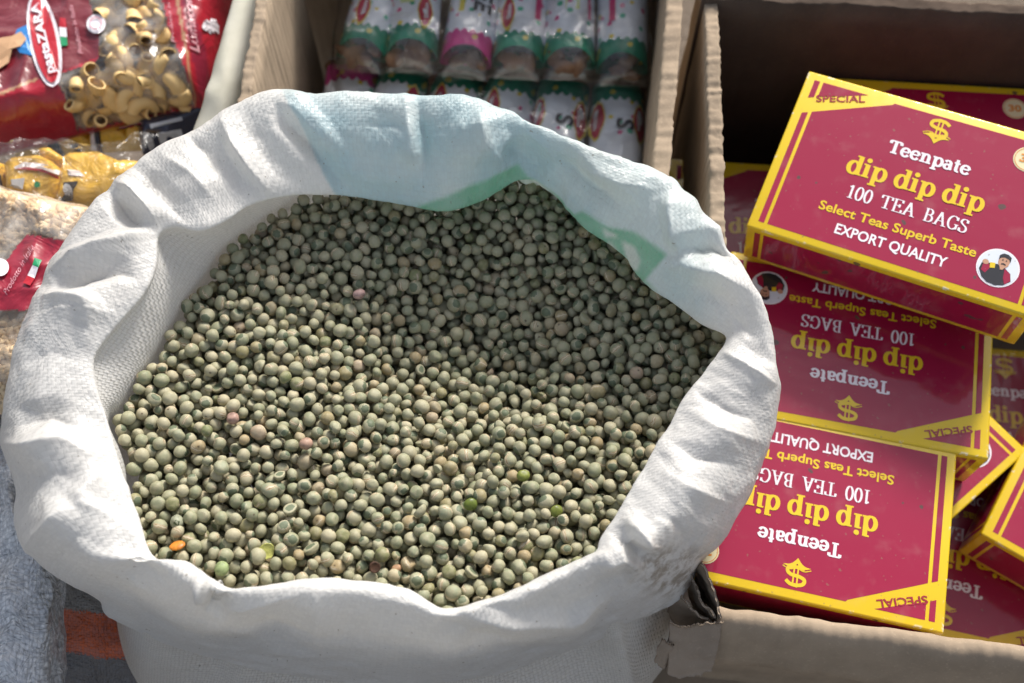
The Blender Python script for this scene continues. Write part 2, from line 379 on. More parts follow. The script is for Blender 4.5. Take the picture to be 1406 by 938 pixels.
class Flat:
    """Collects flat printed shapes; each is raised by a hair so that none share a plane."""
    def __init__(s, z=0.0): s.v = []; s.f = []; s.z = z; s.k = 0
    def lift(s): s.k += 1; return s.z + (s.k % 40) * 4e-6
    def poly(s, pts):
        z = s.lift(); b = len(s.v); s.v += [(x, y, z) for x, y in pts]; s.f.append(list(range(b, b + len(pts))))
    def disc(s, cx, cy, rx, ry=None, n=24): s.poly(arc(cx, cy, rx, ry or rx, 0, 360 - 360 / n, n - 1))
    def strip(s, pts, width):
        P = np.array(pts, float); closed = np.allclose(P[0], P[-1]) and len(P) > 3
        if closed: P = P[:-1]
        n = len(P); z = s.lift(); b = len(s.v); L = []
        for i in range(n):
            d = P[(i + 1) % n] - P[i - 1] if closed else P[min(i + 1, n - 1)] - P[max(i - 1, 0)]
            d = d / (np.linalg.norm(d) + 1e-12); w = width(d) if callable(width) else width
            q = np.array([-d[1], d[0]]) * w / 2; L += [P[i] + q, P[i] - q]
        s.v += [(x, y, z) for x, y in L]
        for i in range(n if closed else n - 1):
            j = (i + 1) % n; s.f.append([b + 2 * i, b + 2 * i + 1, b + 2 * j + 1, b + 2 * j])
    def serif(s, text, cx, base, size, thick, thin, width=None, gap=.04, space=.42):
        adv = sum((SERIF[c][1] + gap if c != ' ' else space) for c in text)
        kx = (width / adv) if width else size
        x = cx - adv * kx / 2
        for c in text:
            if c == ' ': x += space * kx; continue
            st, a = SERIF[c]
            for g in st:
                if g[0] == 'dot': s.disc(x + g[1] * kx, base + g[2] * size, g[3] * size); continue
                s.strip([(x + p[0] * kx, base + p[1] * size) for p in g], lambda d: (thin + (thick - thin) * abs(d[1])) * size)
            x += (a + gap) * kx
    def sans(s, text, cx, base, size, width=None, bold=.02, shear=0.0, rot=0.0):
        cu = bpy.data.curves.new('lettering', 'FONT'); cu.body = text; cu.size = 1.0; cu.offset = bold; cu.shear = shear; cu.resolution_u = 3
        ob = bpy.data.objects.new('lettering', cu); COL.objects.link(ob)
        dg = bpy.context.evaluated_depsgraph_get(); me = ob.evaluated_get(dg).to_mesh()
        V = np.array([v.co[:2] for v in me.vertices]); F = [list(p.vertices) for p in me.polygons]
        ob.evaluated_get(dg).to_mesh_clear(); bpy.data.objects.remove(ob); bpy.data.curves.remove(cu)
        x0, x1 = V[:, 0].min(), V[:, 0].max(); ks = size / .72; kx = width / (x1 - x0) if width else ks
        x = (V[:, 0] - (x0 + x1) / 2) * kx; y = V[:, 1] * ks
        c, sn = cos(rot), sin(rot); z = s.lift(); b = len(s.v)
        s.v += [(cx + c * a - sn * q, base + sn * a + c * q, z) for a, q in zip(x, y)]
        s.f += [[b + i for i in f] for f in F]
    def mesh(s, name, fn=None):
        v = s.v if fn is None else [fn(*p) for p in s.v]
        return mesh_from(name, v, s.f, smooth=False)
#@@SETTING
# ================================================================ the setting
GZ = -0.42
g = mesh_from('ground', [(-6, -6, GZ), (6, -6, GZ), (6, 6, GZ), (-6, 6, GZ)], [(0, 1, 2, 3)], False)
def mat_ground():
    t = NT('trodden_earth'); o = t.obj(); n = t.noise(o, 5, 8, .65).outputs[0]; f = t.noise(o, 90, 4, .7).outputs[0]
    c = t.ramp(n, [(.3, (.10, .075, .055)), (.7, (.20, .155, .115))])
    return t.set(color=c, rough=.95, normal=t.bump(f, .6, .01))
tag(link('ground', g, mat_ground()), kind='structure')

#@@SACK
# ================================================================ the sack of peas
# each spoke: lip pixel, lip height, crest pixel or None, outer pixel, outer height, hem pixel or None, wall pixel or None
SPK = [
 ((345,277),.036,None,(300,163),.040,None,(385,282)), ((400,264),.034,None,(360,130),.046,None,(415,264)), ((440,263),.030,None,(430,131),.048,None,None),
 ((500,267),.022,None,(490,131),.048,None,None), ((560,278),.020,None,(540,132),.048,None,None), ((610,286),.020,None,(600,133),.048,None,None),
 ((660,272),.020,None,(650,141),.047,None,None), ((718,244),.024,None,(705,166),.044,None,None), ((765,270),.022,None,(770,192),.044,None,None),
 ((800,308),.020,None,(840,218),.043,None,None), ((850,342),.020,None,(900,238),.043,None,None), ((884,384),.020,None,(945,275),.042,None,None),
 ((925,412),.020,None,(985,315),.041,None,None), ((963,441),.022,None,(1022,372),.038,None,None), ((998,462),.026,None,(1050,432),.032,None,None),
 ((976,500),.026,None,(1066,495),.024,None,None), ((942,545),.026,None,(1068,545),.016,None,None), ((916,592),.026,None,(1058,598),.008,None,None),
 ((886,642),.026,None,(1040,650),.0,None,None), ((858,692),.026,None,(1014,702),-.008,None,None), ((830,735),.026,None,(985,748),-.016,None,None),
 ((817,757),.026,None,None,0,(938,810),None), ((780,775),.025,None,None,0,(880,843),None), ((720,803),.025,None,None,0,(790,884),None),
 ((660,826),.025,None,None,0,(700,914),None), ((612,836),.024,None,None,0,(620,929),None), ((565,813),.025,None,None,0,(540,935),None),
 ((500,798),.026,None,None,0,(450,928),None), ((440,795),.026,None,None,0,(370,916),None), ((380,803),.026,None,None,0,(310,902),None),
 ((325,809),.026,None,None,0,(250,886),None), ((292,795),.027,None,None,0,(200,863),None), ((255,772),.028,None,None,0,(150,840),None),
 ((209,763),.028,None,(92,800),-.020,None,None), ((184,705),.028,None,(48,765),-.012,None,None), ((162,642),.028,None,(25,690),-.004,None,(172,645)),
 ((145,582),.028,None,(9,622),.002,None,(149,583)), ((129,535),.030,None,(6,572),.006,None,(165,555)), ((124,490),.033,None,(17,492),.012,None,(188,520)),
 ((152,448),.035,None,(38,436),.017,None,(208,487)), ((191,403),.036,None,(60,388),.021,None,(232,446)), ((210,362),.036,None,(90,335),.025,None,(254,409)),
 ((213,322),.036,None,(125,286),.029,None,(275,379)), ((235,308),.037,None,(165,246),.032,None,(296,351)), ((273,313),.037,None,(214,209),.035,None,(318,329)),
 ((310,299),.037,None,(260,185),.038,None,(346,308))]
CEN = np.array([-.03, .0, 0.0])
def sstep(x, a, b):
    t = np.clip((x - a) / (b - a), 0, 1); return t * t * (3 - 2 * t)
prof = []
for si, (lp, zl, kp, op, zo, hp, wp) in enumerate(SPK):
    Lp = PX(*lp, zl); out = Lp - CEN; out[2] = 0; out /= np.linalg.norm(out)
    W = PX(*wp, 0.0) if wp else Lp + out * (.024 if (not hp and lp[1] < 480) else .012) + np.array([0, 0, -Lp[2]])
    if hp:
        H = PX(*hp, -.052); H = H + out * .002; K = Lp + (H - Lp) * np.array([.25, .25, 0]) + np.array([0, 0, .003])
        O = Lp * .45 + H * .55; O[2] = -.006; O = O + out * .006
    else:
        O = PX(*op, zo); K = Lp * .5 + O * .5; K[2] = max(zl, zo) + .0045
        H = O - out * .006; H[2] = -.055
    hem_in = H - out * .004; hem_in[2] += .0015
    w1 = W.copy(); w1[2] = -.06; bulge = sstep(si, 14, 18) * (1 - sstep(si, 36, 40)); w1 = w1 + out * ((.008 if 22 <= si <= 31 else .024) * bulge + .012 * (1 - bulge))
    w2 = W + out * ((.046 if 22 <= si <= 31 else .049) * bulge + .02 * (1 - bulge)); w2[2] = -.15
    w3 = W + out * .01; w3[2] = GZ + .012
    w4 = W - out * .08; w4[2] = GZ + .004
    lowlip = Lp + (W - Lp) * .22 + out * .002
    prof.append([w4, w3, w2, w1, W, lowlip, Lp, K, O, H, hem_in])
prof = np.array(prof)
NU, NVP = 1100, 10
ring = np.stack([catmull(prof[:, j], NU, closed=True) for j in range(prof.shape[1])], 1)      # NU, 11, 3
counts = [6, 8, 8, 10, 10, 8, 22, 26, 26, 3]
rows = []; vpar = []
for j, n in enumerate(counts):
    p0 = ring[:, max(j - 1, 0)]; p1 = ring[:, j]; p2 = ring[:, j + 1]; p3 = ring[:, min(j + 2, ring.shape[1] - 1)]
    tens = .42 if 4 <= j <= 8 else .3
    for i in range(n):
        f = i / n; m1 = tens * (p2 - p0); m2 = tens * (p3 - p1)
        rows.append((2*f**3-3*f**2+1)*p1 + (f**3-2*f**2+f)*m1 + (-2*f**3+3*f**2)*p2 + (f**3-f**2)*m2); vpar.append(j + f)
rows.append(ring[:, -1]); vpar.append(10.0)
S = np.stack(rows, 1); vpar = np.array(vpar); NV = S.shape[1]
VP = np.broadcast_to(vpar, (NU, NV))
def grid_normals(S):
    du = np.roll(S, -1, 0) - np.roll(S, 1, 0); dv = np.gradient(S, axis=1); n = np.cross(du, dv)
    return n / (np.linalg.norm(n, axis=-1, keepdims=True) + 1e-12)
Nn = grid_normals(S)
jc = int(np.argmin(abs(vpar - 7.3)))
if Nn[:, jc, 2].mean() < 0: Nn = -Nn
def sstep(x, a, b):
    t = np.clip((x - a) / (b - a), 0, 1); return t * t * (3 - 2 * t)
cuffw = sstep(VP, 5.2, 6.4)                      # folds act on the cuff, not on the wall behind the peas
pxy = TOPX(S)
# hand-traced creases of the stiff cloth: polyline in photograph pixels, height in mm, reach on either side in pixels
CRE = [
 ([(306,166),(325,203),(345,236),(368,262),(392,280)], 7, 34, 16), ([(330,160),(352,200),(380,240),(420,262)], -3, 30, 22),
 ([(388,160),(428,205),(462,245),(494,275)], -8, 30, 18), ([(380,140),(405,150),(440,190),(470,230)], 4, 26, 24),
 ([(466,215),(486,246),(505,268)], 4, 16, 18), ([(574,136),(579,180),(581,215),(579,262)], -7, 40, 18), ([(560,150),(566,190),(570,230)], 3, 14, 26),
 ([(500,172),(540,170),(562,180)], -3, 26, 40), ([(462,236),(520,246),(572,252)], 4, 24, 22),
 ([(655,150),(662,192),(640,240)], 6, 60, 42), ([(664,192),(690,225),(700,250)], 4, 36, 20), ([(690,198),(714,218),(742,252)], -9, 34, 26),
 ([(760,215),(800,250),(850,285)], -6, 26, 34), ([(792,230),(850,252),(905,262)], 3, 20, 24), ([(918,266),(920,292),(926,320),(934,345)], 8, 44, 16),
 ([(940,350),(975,338),(1010,350)], -6, 26, 22), ([(900,372),(940,360),(985,375),(1030,400)], 5, 20, 26), ([(955,385),(1000,430),(1040,470)], -3, 30, 30),
 ([(985,478),(1020,505),(1062,528)], 7, 26, 30), ([(950,535),(990,556),(1040,580)], -5, 24, 16), ([(935,560),(985,590),(1040,606)], 4, 16, 26),
 ([(915,600),(955,628),(1015,640)], -4, 20, 20), ([(890,632),(940,668),(1000,690)], 4, 26, 22), ([(900,700),(930,720),(960,770)], -3, 26, 20),
 ([(842,708),(862,716),(880,735),(905,752)], 6, 20, 14), ([(834,730),(858,742),(884,770)], -6, 16, 14), ([(818,775),(850,762),(890,775)], 4, 14, 24),
 ([(640,846),(700,850),(780,846),(830,820)], 5, 14, 40), ([(600,850),(650,872),(720,880)], -3, 26, 30), ([(300,808),(292,822),(284,842)], -8, 26, 18),
 ([(300,838),(360,822),(440,806)], 3, 16, 30), ([(270,790),(276,812),(284,838)], 5, 18, 12), ([(430,800),(440,840),(436,890)], 3, 40, 40), ([(350,850),(400,865),(450,872)], -2, 30, 30),
 ([(10,608),(50,612),(92,610),(125,628),(140,644)], 8, 46, 40), ([(140,642),(122,672),(106,696)], 6, 26, 22), ([(106,694),(140,704),(168,722),(205,755)], 6, 16, 40),
 ([(40,758),(75,725),(106,696)], 7, 70, 34), ([(30,585),(70,572),(110,590)], -5, 30, 22), ([(170,728),(190,770),(230,800)], -3, 22, 22), ([(120,760),(180,790),(240,830)], 2, 30, 30),
 ([(72,372),(120,350),(175,330),(208,318)], 7, 20, 24), ([(76,396),(120,378),(165,372),(200,388)], -6, 22, 16), ([(160,250),(185,268),(208,292),(214,320)], 8, 30, 18),
 ([(150,262),(170,290),(200,312)], -7, 24, 20), ([(60,408),(110,412),(150,440)], 5, 18, 30), ([(170,238),(210,262),(250,300),(262,318)], -4, 26, 40), ([(220,212),(262,240),(300,280)], 4, 40, 40),
 ([(118,395),(122,430),(120,490)], 4, 40, 18), ([(30,500),(70,480),(110,500)], -2, 40, 40), ([(262,190),(285,215),(300,240)], -3, 30, 20),
]
disp = np.zeros((NU, NV))
for poly, a, wl, wr in CRE:
    Q = np.array(poly, float); best = np.full((NU, NV), 1e9); sg = np.zeros((NU, NV)); tp = np.zeros((NU, NV)); nseg = len(Q) - 1
    for i in range(nseg):
        A, B = Q[i], Q[i + 1]; d = B - A; L = np.hypot(*d); w = pxy - A
        t = np.clip((w @ d) / L ** 2, 0, 1); dist = np.hypot(w[..., 0] - t * d[0], w[..., 1] - t * d[1])
        cr = d[0] * w[..., 1] - d[1] * w[..., 0]; m = dist < best
        best[m] = dist[m]; sg[m] = cr[m]; tp[m] = ((i + t) / nseg)[m]
    wd = np.where(sg < 0, wl, wr)                       # negative: the left side of the stroke as drawn on the picture
    x = np.clip(1 - best / wd, 0, 1); x = np.where(x > .94, x - (x - .94) ** 2 * 5.0, x)
    ends = np.clip(np.minimum(tp, 1 - tp) * 3.2 + .18, 0, 1)
    disp += a * .0012 * (.55 if Q[:, 0].mean() > 880 and Q[:, 1].mean() > 420 else 1.0) * x * ends + a * .00026 * np.exp(-best / 3.6) * ends
disp = np.clip(disp, -.0095, .0105)
for _ in range(1):                                    # take the points off where creases meet
    disp = .6 * disp + .10 * (np.roll(disp, 1, 0) + np.roll(disp, -1, 0)) + .10 * (np.concatenate([disp[:, :1], disp[:, :-1]], 1) + np.concatenate([disp[:, 1:], disp[:, -1:]], 1))
flat = S.reshape(-1, 3)
def rid(P, sc, seed): return 1 - np.abs(vnoise(P, sc, seed)) * 2
ang = np.arctan2(flat[:, 1], flat[:, 0]); 
rad = np.stack([ang * .21, VP.reshape(-1) * .012, flat[:, 2] * .3], 1)
nz = .0004 * rid(rad, 22, 3) + .0007 * rid(flat, 36, 5) + .0009 * rid(flat, 80, 9) + .00045 * rid(flat, 190, 12)
inner = (1 - cuffw).reshape(-1)
# crumpling: straight creases of many directions and lengths, each fading out along its run
sl0 = np.linalg.norm(np.diff(S, axis=1), axis=-1).mean(0); vm = np.concatenate([[0], np.cumsum(sl0)])
cu2 = np.stack([ang * .21, np.broadcast_to(vm, (NU, NV)).reshape(-1)], 1); crs = np.random.RandomState(44); crumple = np.zeros(len(flat))
for k in range(26):
    lam = .010 + .042 * crs.rand() ** 1.6; th_ = crs.rand() * pi; ph = crs.rand() * 9
    bend = vnoise(flat, 14, 60 + k) * lam * .30
    xx = (cu2[:, 0] * cos(th_) + cu2[:, 1] * sin(th_) + bend) / lam + ph; tri = np.abs(xx - np.floor(xx) - .5) * 2
    mk_ = sstep(vnoise(flat, 1.0 / (lam * 1.4 + .012), 100 + k), .02, .30)
    crumple += (tri - .5) * mk_ * lam * .040
sm = (np.abs(np.mod(ang + pi, 2 * pi) - pi) > -1); nz = nz * .42 + crumple * .38
disp = disp * sstep(VP, 5.95, 6.9) * (1 - sstep(VP, 9.0, 9.9) * .5) + (nz * (cuffw.reshape(-1) * .9 + inner * .22)).reshape(NU, NV) * sstep(VP, 2.0, 4.0)
hem_jit = (vnoise(np.stack([ang * .21, 0 * ang, 0 * ang], 1), 60, 4, 3) * .0012).reshape(NU, NV) * sstep(VP, 8.6, 9.0)
S2 = S + Nn * disp[..., None]; S2[..., 2] += hem_jit
V = S2.reshape(-1, 3); F = grid_faces(NU, NV, True)
me = mesh_fast('sack_fabric', V, F)
if me.polygons[len(me.polygons) // 2].normal.z < 0: pass
# weave coordinates, in tapes
seglen = np.linalg.norm(np.diff(S, axis=1), axis=-1).mean(0); varc = np.concatenate([[0], np.cumsum(seglen)]) / .0023
uvl = me.uv_layers.new(name='weave'); li = np.zeros(len(me.loops), np.int32); me.loops.foreach_get('vertex_index', li)
uu = (li // NV).astype(float); vv = varc[li % NV]
fi = np.repeat(np.arange(NU), NV - 1)
wrapfix = (np.repeat(fi, 4) == NU - 1) & (uu == 0); uu = np.where(wrapfix, NU, uu)
uvl.data.foreach_set('uv', np.stack([uu * (520 / NU), vv], 1).astype(np.float32).ravel())
# print on the far side of the cloth: pale blue shows through at the back, green band at the fold
q = TOPX(V); tint = np.tile(np.array([.80, .79, .765, 1.0]), (len(V), 1)); vp = VP.reshape(-1)
jit = vnoise(V, 90, 8, 3) * 5
cu = vp > 5.6
blue = np.clip((q[:, 0] - (398 + (q[:, 1] - 150) * .52) + jit) / 4, 0, 1) * np.clip((1012 - q[:, 0] - (q[:, 1] - 300) * .1 + jit * 3) / 46, 0, 1) * np.clip((470 - q[:, 1]) / 60, 0, 1) * cu * (vp < 8.6)
bl = np.array([.44, .60, .65, 1]); bl2 = np.array([.66, .73, .73, 1])
fade = np.clip((vnoise(V, 30, 6, 4) * 1.7 + .5), 0, 1)[:, None]
bc = bl * (1 - fade) + bl2 * fade
tint = tint * (1 - blue[:, None] * .92) + bc * blue[:, None] * .92
gp1 = [(566,288),(590,278),(612,270),(640,256),(672,246),(712,226),(726,244),(742,262),(700,300),(580,302)]
gp2 = [(800,290),(835,312),(870,318),(900,338),(915,350),(900,368),(886,386),(868,420),(800,340),(770,300)]
wp1 = [(826,313),(845,322),(850,326),(832,326)]; wp2 = [(854,330),(872,340),(880,358),(876,372),(868,372),(858,350)]; wp3 = [(838,332),(852,350),(866,378),(850,370),(832,338)]
qj = q + jit[:, None] * .35
offs = [(a * 2.0, b * 2.0) for a in (-1, 0, 1) for b in (-1, 0, 1)]
def soft(poly): return np.mean([in_poly(qj + np.array(o), poly) for o in offs], 0)
gm = np.maximum(soft(gp1), soft(gp2)) * (vp > 5.0) * (vp < 7.4)
gm = np.maximum(gm, (sstep(vp, 4.2, 4.4) * (1 - sstep(vp, 6.0, 6.15))) * (q[:, 1] < 470) * np.clip((q[:, 0] - 560) / 60, 0, 1) * np.clip((905 - q[:, 0]) / 30, 0, 1))[:, None]
wm = np.max([soft(wp1), soft(wp2), soft(wp3), soft([(700,252),(735,246),(752,258),(768,276),(750,266),(715,254)])], 0)[:, None]
gm = gm * (.86 + .30 * vnoise(V, 70, 21, 3)[:, None]).clip(.5, .97); tint = tint * (1 - gm) + np.array([.19, .48, .30, 1]) * gm; tint = tint * (1 - gm * wm) + np.array([.80, .79, .74, 1]) * gm * wm
bodym = ((vp < 4.6) & (q[:, 1] > 700))[:, None]; tint = np.where(bodym, np.array([.86, .83, .77, 1]), tint)
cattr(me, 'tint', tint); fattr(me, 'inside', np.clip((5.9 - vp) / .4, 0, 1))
gr = np.clip(1 - np.hypot((q[:, 0] - 925) / 75, (q[:, 1] - 782) / 42), 0, 1) * (vp > 7) + .5 * np.clip(1 - np.hypot((q[:, 0] - 1010) / 40, (q[:, 1] - 690) / 60), 0, 1) * (vp > 8) + .25 * np.clip(1 - np.hypot((q[:, 0] - 930) / 60, (q[:, 1] - 850) / 70), 0, 1)
fattr(me, 'grime', np.clip(gr * 1.5, 0, .8))
sack = empty('pea_sack', (CEN[0], CEN[1], GZ)); sack_ob = link('woven_fabric', me, M_SACK); sack_ob.parent = sack; sack_ob.location = (-CEN[0], -CEN[1], -GZ)
tag(sack, 'big open white woven sack with rolled rim, full of grey-green dried peas', 'sack')

#@@PEAS
# ================================================================ the peas
Wpoly = ring[:, 4, :2]
sh = Wpoly - CEN[:2]; Wl = np.linalg.norm(sh, axis=1, keepdims=True); pea_poly = CEN[:2] + sh * (Wl - .0042) / Wl
R0 = .0034; CELL = .001
xs = np.arange(Wpoly[:, 0].min() - .01, Wpoly[:, 0].max() + .01, CELL); ys = np.arange(Wpoly[:, 1].min() - .01, Wpoly[:, 1].max() + .01, CELL)
GX, GY = np.meshgrid(xs, ys, indexing='ij'); gpts = np.stack([GX.ravel(), GY.ravel()], 1)
inside = in_poly(gpts, pea_poly[::4]).reshape(GX.shape)
g3 = np.stack([GX.ravel(), GY.ravel(), 0 * GX.ravel()], 1)
hol = PX(655, 455, 0); hol2 = PX(600, 560, 0)
surf = (-.027 * np.exp(-(((GX - hol[0]) / .075) ** 2 + ((GY - hol[1]) / .055) ** 2)) - .006 * np.exp(-(((GX - hol2[0]) / .12) ** 2 + ((GY - hol2[1]) / .09) ** 2))
        + .004 + vnoise(g3, 22, 2, 2).reshape(GX.shape) * .0028 + vnoise(g3, 120, 7).reshape(GX.shape) * .0016)
surf = surf - R0
H = np.where(inside, surf - .030, 1.0); target = surf + np.random.rand(*GX.shape) * .0028
WR = int(np.ceil(2 * R0 / CELL)) + 1
ox, oy = np.meshgrid(np.arange(-WR, WR + 1), np.arange(-WR, WR + 1), indexing='ij'); od2 = (ox ** 2 + oy ** 2) * CELL ** 2
cap = np.where(od2 < 4 * R0 * R0, np.sqrt(np.maximum(4 * R0 * R0 - od2, 0)), -1.0)
Dm = np.where(inside, H - target, 9.0); centers = []
for it in range(9000):
    k = int(np.argmin(Dm)); i, j = divmod(k, Dm.shape[1])
    if Dm[i, j] > 0: break
    z = H[i, j]; centers.append((xs[i] + (random.random() - .5) * .0008, ys[j] + (random.random() - .5) * .0008, z))
    i0, i1 = max(i - WR, 0), min(i + WR + 1, Dm.shape[0]); j0, j1 = max(j - WR, 0), min(j + WR + 1, Dm.shape[1])
    c = cap[i0 - i + WR:i1 - i + WR, j0 - j + WR:j1 - j + WR]
    sub = H[i0:i1, j0:j1]; sub[:] = np.where(c > 0, np.maximum(sub, z + c), sub)
    Dm[i0:i1, j0:j1] = np.where(inside[i0:i1, j0:j1], sub - target[i0:i1, j0:j1], 9.0)
centers = np.array(centers); NP = len(centers)
print('peas', NP)

def ico(sub):
    bm = bmesh.new(); bmesh.ops.create_icosphere(bm, subdivisions=sub, radius=1.0)
    V = np.array([v.co[:] for v in bm.verts]); F = np.array([[v.index for v in f.verts] for f in bm.faces]); bm.free(); return V, F
ICO3 = ico(3); ICO2 = ico(2)
rng = np.random.RandomState(3)
def pea_shape(V, rs):
    P = V.copy()
    for _ in range(rs.randint(1, 4)):                         # flats and shallow dents where peas pressed in the pod
        d = rs.randn(3); d /= np.linalg.norm(d); lim = .72 + .2 * rs.rand(); h = P @ d
        over = np.maximum(h - lim, 0); P = P - np.outer(over * .75, d)
    P = P * (1 + (rs.rand(3) - .5) * .24)
    for _ in range(2):
        d = rs.randn(3) * 1.6; P = P * (1 + .03 * np.sin(P @ d + rs.rand() * 6))[:, None]
    if rs.rand() < .3: P[:, 2] *= .9
    if rs.rand() < .38: P = P * (1 + vnoise(V * 1.0 + rs.rand() * 40, 2.6, 1, 2) * .07)[:, None]      # shrivelled coats
    if rs.rand() < .035: P[:, 2] = np.where(P[:, 2] > .1, .1 + (P[:, 2] - .1) * .12, P[:, 2])          # split halves
    return P
def rotm(rs):
    q = rs.randn(4); q /= np.linalg.norm(q); w, x, y, z = q
    return np.array([[1-2*(y*y+z*z), 2*(x*y-z*w), 2*(x*z+y*w)], [2*(x*y+z*w), 1-2*(x*x+z*z), 2*(y*z-x*w)], [2*(x*z-y*w), 2*(y*z+x*w), 1-2*(x*x+y*y)]])
# which peas lie open to view
ppx = TOPX(centers); lipL = np.array([s[0] for s in SPK], float); lip_poly = catmull(lipL, 200, closed=True)
view_poly = lip_poly.copy()
vis_poly = [(205,763),(148,583),(190,515),(240,430),(290,355),(340,312),(400,268)] + [s[0] for s in SPK[2:33]]
view = in_poly(ppx, vis_poly)
dd = centers - CAM; depth = dd[:, 1] * cos(TH) - dd[:, 2] * sin(TH); vdir = dd / np.linalg.norm(dd, axis=1, keepdims=True)
order = np.argsort(depth); cover = np.zeros(NP)
for a in range(NP):
    dx = ppx - ppx[a]; near = (np.abs(dx[:, 0]) < 26) & (np.abs(dx[:, 1]) < 26) & (depth < depth[a] - .0005)
    if near.any():
        dist = np.hypot(dx[near, 0], dx[near, 1]); cover[a] = np.clip(1 - dist / 17, 0, 1).max()
score = np.where(view & (cover < .42), depth + cover * .04, 9)
# odd seeds named in the photograph take the place of the pea nearest to them
odd_spec = [('orange', (247, 748)), ('split', (372, 761)), ('hole', (245, 711)), ('green', (303, 776)), ('husk', (507, 774)), ('tan', (544, 776)), ('pink', (427, 607)), ('pink2', (311, 574)), ('pinkred', (497, 398)), ('green2', (768, 705)), ('green3', (641, 689)), ('green4', (715, 662))]
odd = {}
for nm, p in odd_spec:
    dd2 = np.hypot(ppx[:, 0] - p[0], ppx[:, 1] - p[1]) + np.where(score < 8, 0, 400)
    for k in np.argsort(dd2):
        if k not in odd.values(): odd[nm] = int(k); break
oddset = set(odd.values())
single = [int(i) for i in np.argsort(score) if score[i] < 8 and int(i) not in oddset][:288]; singles = set(single)
NVAR = 36; variants = []
for k in range(NVAR):
    rs = np.random.RandomState(100 + k); P = pea_shape(ICO3[0], rs)
    m = mesh_fast('dried_pea', P * .0035, ICO3[1]); m.materials.append(M_PEA)
    vattr(m, 'lco', ICO3[0]); n = len(P); fattr(m, 'rnd', np.full(n, rs.rand() * .985)); fattr(m, 'rnd2', np.full(n, rs.rand())); fattr(m, 'rnd3', np.full(n, rs.rand()))
    variants.append(m)
sizes = .0034 * (1 + np.clip(rng.randn(NP) * .115, -.30, .17)) / .0035
for i in single:
    o = bpy.data.objects.new('dried_pea', variants[rng.randint(NVAR)]); COL.objects.link(o)
    R = rotm(rng); s = float(sizes[i]) * 1.03
    o.matrix_world = Matrix([[*(R[r] * s), centers[i][r]] for r in range(3)] + [[0, 0, 0, 1]])
    tag(o, 'whole dried grey-green pea lying among the others near the front of the white sack', 'pea', 'loose dried peas in the white sack')
VV = []; FF = []; LC = []; RN = []; base = 0
for i in range(NP):
    if i in singles or i in oddset: continue
    hi = cover[i] < .75 and view[i]; V0, F0 = ICO3 if hi else ICO2
    rs = np.random.RandomState(5000 + i); P = pea_shape(V0, rs) @ rotm(rs).T * (.0035 * sizes[i] * 1.03) + centers[i]
    VV.append(P); FF.append(F0 + base); base += len(P); LC.append(V0); RN.append(np.tile(rs.rand(3), (len(P), 1)))
VV = np.concatenate(VV); FF = np.concatenate(FF); RN = np.concatenate(RN)
me = mesh_fast('heaped_peas', VV, FF); vattr(me, 'lco', np.concatenate(LC)); fattr(me, 'rnd', RN[:, 0]); fattr(me, 'rnd2', RN[:, 1]); fattr(me, 'rnd3', RN[:, 2])
tag(link('heaped_peas', me, M_PEA), 'deep heap of grey-green dried peas filling the white sack', 'peas', kind='stuff')

def seed_at(nm, name, label, color, scale=(1, 1, 1), rough=.5, cat='seed', cut=None, dz=.0024, tilt=.45):
    k = odd[nm]; rs = np.random.RandomState(hash(nm) % 1000 if False else sum(map(ord, nm)))
    P = pea_shape(ICO3[0], rs) * np.array(scale) * .0036
    if cut is not None: P[:, 2] = np.where(P[:, 2] > cut * .0037, cut * .0037 - (P[:, 2] - cut * .0037) * .35, P[:, 2])
    m = mesh_fast(name, P, ICO3[1])
    t = NT(name + '_skin'); o_ = t.obj(); n = t.noise(o_, 500, 4, .6).outputs[0]
    c = t.mix(t.smooth(n, .4, .7), color, tuple(x * .6 for x in color))
    mt = t.set(color=c, rough=rough, spec=.35, normal=t.bump(n, .3, .0006))
    o = link(name, m, mt); to_eye = CAM - centers[k]; o.location = centers[k] + to_eye / np.linalg.norm(to_eye) * (dz + .0012); o.rotation_euler = (tilt, .12, .3)
    tag(o, label, cat); return o
seed_at('orange', 'orange_seed', 'flat bright orange seed resting on a pea near the lower left rim', (.62, .22, .03), (1.15, .9, .40), .4, dz=.0034, tilt=-.5)
sp = seed_at('split', 'split_pea', 'split yellow-green pea half with its shiny cut face upward near front rim', (.50, .50, .14), (1.15, 1.05, .9), .25, 'pea', cut=.15, dz=.0042)
ho = seed_at('hole', 'hollow_pea', 'pea eaten hollow, with a ragged dark hole, above the orange seed', (.33, .34, .24), (1, 1, 1), .5, 'pea')
dk = []
for _ in range(7):
    a, b = random.random() * 6.28, random.random() * .0011
    dk.append((.0002 + b * cos(a), b * sin(a) - .0006))
fl = Flat(.0); fl.poly([(.0015 * (1 + .25 * sin(i * 2.3)) * cos(i * pi / 7), .0013 * (1 + .3 * cos(i * 1.7)) * sin(i * pi / 7)) for i in range(14)])
hm = fl.mesh('hole', lambda x, y, z: (x, y - .0002, math.sqrt(max(.00395 ** 2 - x * x - y * y, 1e-9))))
hl = link('eaten_hole', hm, plain('eaten_hole_dark', (.035, .05, .012), .6), ho)
seed_at('green', 'green_pea', 'pale fresh-green pea between beige ones just above the front rim', (.30, .37, .17), (1, 1, 1), .5, 'pea')
seed_at('husk', 'brown_husk', 'small dark brown empty husk among the front peas', (.075, .035, .02), (.8, .8, .8), .7, cut=.3)
seed_at('tan', 'tan_chip', 'small tan chip of seed beside the dark brown husk', (.42, .25, .14), (.75, .65, .6), .6)
seed_at('pink', 'pink_pea', 'smooth pinkish pea in the left half of the heap', (.42, .27, .20), (1, .95, .95), .5, 'pea')
